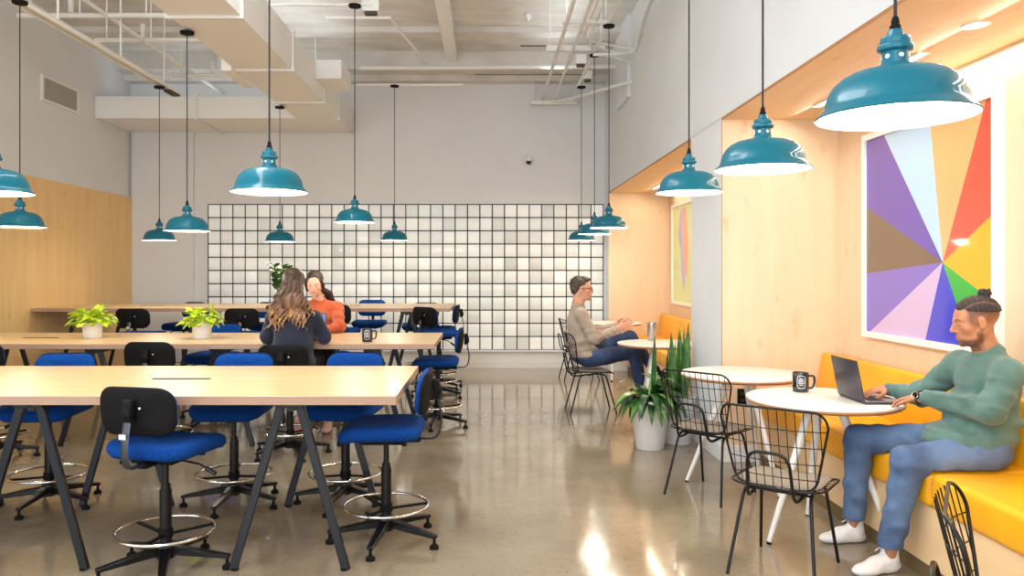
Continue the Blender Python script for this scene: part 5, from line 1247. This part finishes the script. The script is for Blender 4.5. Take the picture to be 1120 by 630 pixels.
hand(F, c3_, (-0.5, -0.8, 0.02), (0, 0, -1), (-0.8, 0.5, 0), 0.92, (0.3, 0.3, 0.3, 0.3)); hand(F, d3_, (0.55, -0.6, 0.45), (0.3, 0.3, -0.6), (0.7, 0.6, 0.3), 0.92, (0.3, 0.3, 0.4, 0.4))
le1 = [vec(-1.68, 8.3, 0.785), vec(-1.62, 7.86, 0.775), vec(-1.57, 7.66, 0.14)]; le2 = [vec(-1.86, 8.3, 0.785), vec(-1.88, 7.86, 0.775), vec(-1.86, 7.66, 0.14)]
for q in (le1, le2): F.chain(q, [0.05, 0.04, 0.028], 0.02)
F.build('body', M['skin_fair'], t, 1, tint=face_tint(hd4, (0.80, 0.45, 0.48)))
F = Field((-2.15, 7.85, 0.68), (-1.40, 8.60, 1.32), 0.007)
F.ell((-1.785, 8.30, 1.09), (0.185, 0.125, 0.16), None, 0.05).ell((-1.77, 8.34, 0.90), (0.175, 0.135, 0.16), None, 0.06).cap((-1.795, 8.275, 1.20), (-1.80, 8.255, 1.265), 0.078, 0.060, 0.03)
F.chain([(-1.73, 8.3, 1.20), c1_, c2_, c3_+(c2_-c3_)*0.1], [0.06, 0.068, 0.060, 0.036], 0.03).chain([(-1.84, 8.3, 1.20), d1_, d2_, d3_+(d2_-d3_)*0.1], [0.06, 0.068, 0.060, 0.036], 0.03)
F.wrinkle(0.004, 1.0, 5.0); F.folds(c1_, c2_, 0.07, 0.009, 2.5, 0.5, 0.1, 1.1).folds(c2_, c3_, 0.06, 0.008, 4, 1.5, -0.1, 0.9); F.build('sweater', M['rust'], t, 1)
F = Field((-2.1, 7.5, 0.16), (-1.4, 8.55, 0.92), 0.0075)
F.ell((-1.77, 8.33, 0.77), (0.19, 0.145, 0.085), None, 0.05).chain([q+vec(0, 0, 0.06 if i == 2 else 0) for i, q in enumerate(le1)], [0.085, 0.068, 0.05], 0.03).chain([q+vec(0, 0, 0.06 if i == 2 else 0) for i, q in enumerate(le2)], [0.085, 0.068, 0.05], 0.03)
F.cut((-1.77, 8.3, 0.694), (0, 0, -1), 0.008, ((-2.1, 8.08, 0.5), (-1.3, 8.6, 0.9))); F.build('trousers', M['black_cloth'], t, 1)
for hx in (-1.57, -1.86):
    heel, toe = (hx, 7.69, 0.0), (hx+0.02, 7.43, 0.0); F = Field(np.minimum(heel, toe)-vec(0.08, 0.08, 0.02), np.maximum(heel, toe)+vec(0.08, 0.08, 0.18), 0.006); shoe(F, heel, toe); F.build('shoe', M['skin_fair'] if False else mat('pale pink shoe', srgb(220, 176, 164), 0.5), t, 1)
F = Field((-2.0, 7.9, 0.95), (-1.55, 8.5, 1.66), 0.006)
F.ell(hd4.P(0, -0.026, 0.048), vec(0.086, 0.100, 0.088)*1.03, hd4.rot, 0.02).ell(hd4.P(0, 0.075, 0.0), vec(0.064, 0.075, 0.088)*1.03, hd4.rot, 0.008, 'sub').ell(hd4.P(0, 0.07, -0.07), vec(0.066, 0.11, 0.09)*1.03, hd4.rot, 0.008, 'sub')
for sx in (-1, 1):
    F.chain([hd4.P(sx*0.070, 0.035, 0.045), hd4.P(sx*0.084, 0.01, -0.01), hd4.P(sx*0.082, -0.02, -0.07)], [0.016, 0.015, 0.018], 0.02)
for k_ in range(6): F.chain([hd4.P(0.05+0.008*k_, -0.05, 0.02), (-1.735+0.010*k_, 8.33, 1.33), (-1.70+0.010*k_, 8.40, 1.21), (-1.72+0.008*k_, 8.46, 1.06)], [0.028, 0.024, 0.018, 0.008], 0.006)
F.wrinkle(0.002, 5, 2); F.build('hair', M['hair_brown'], t, 1)
bpy.context.view_layer.update()
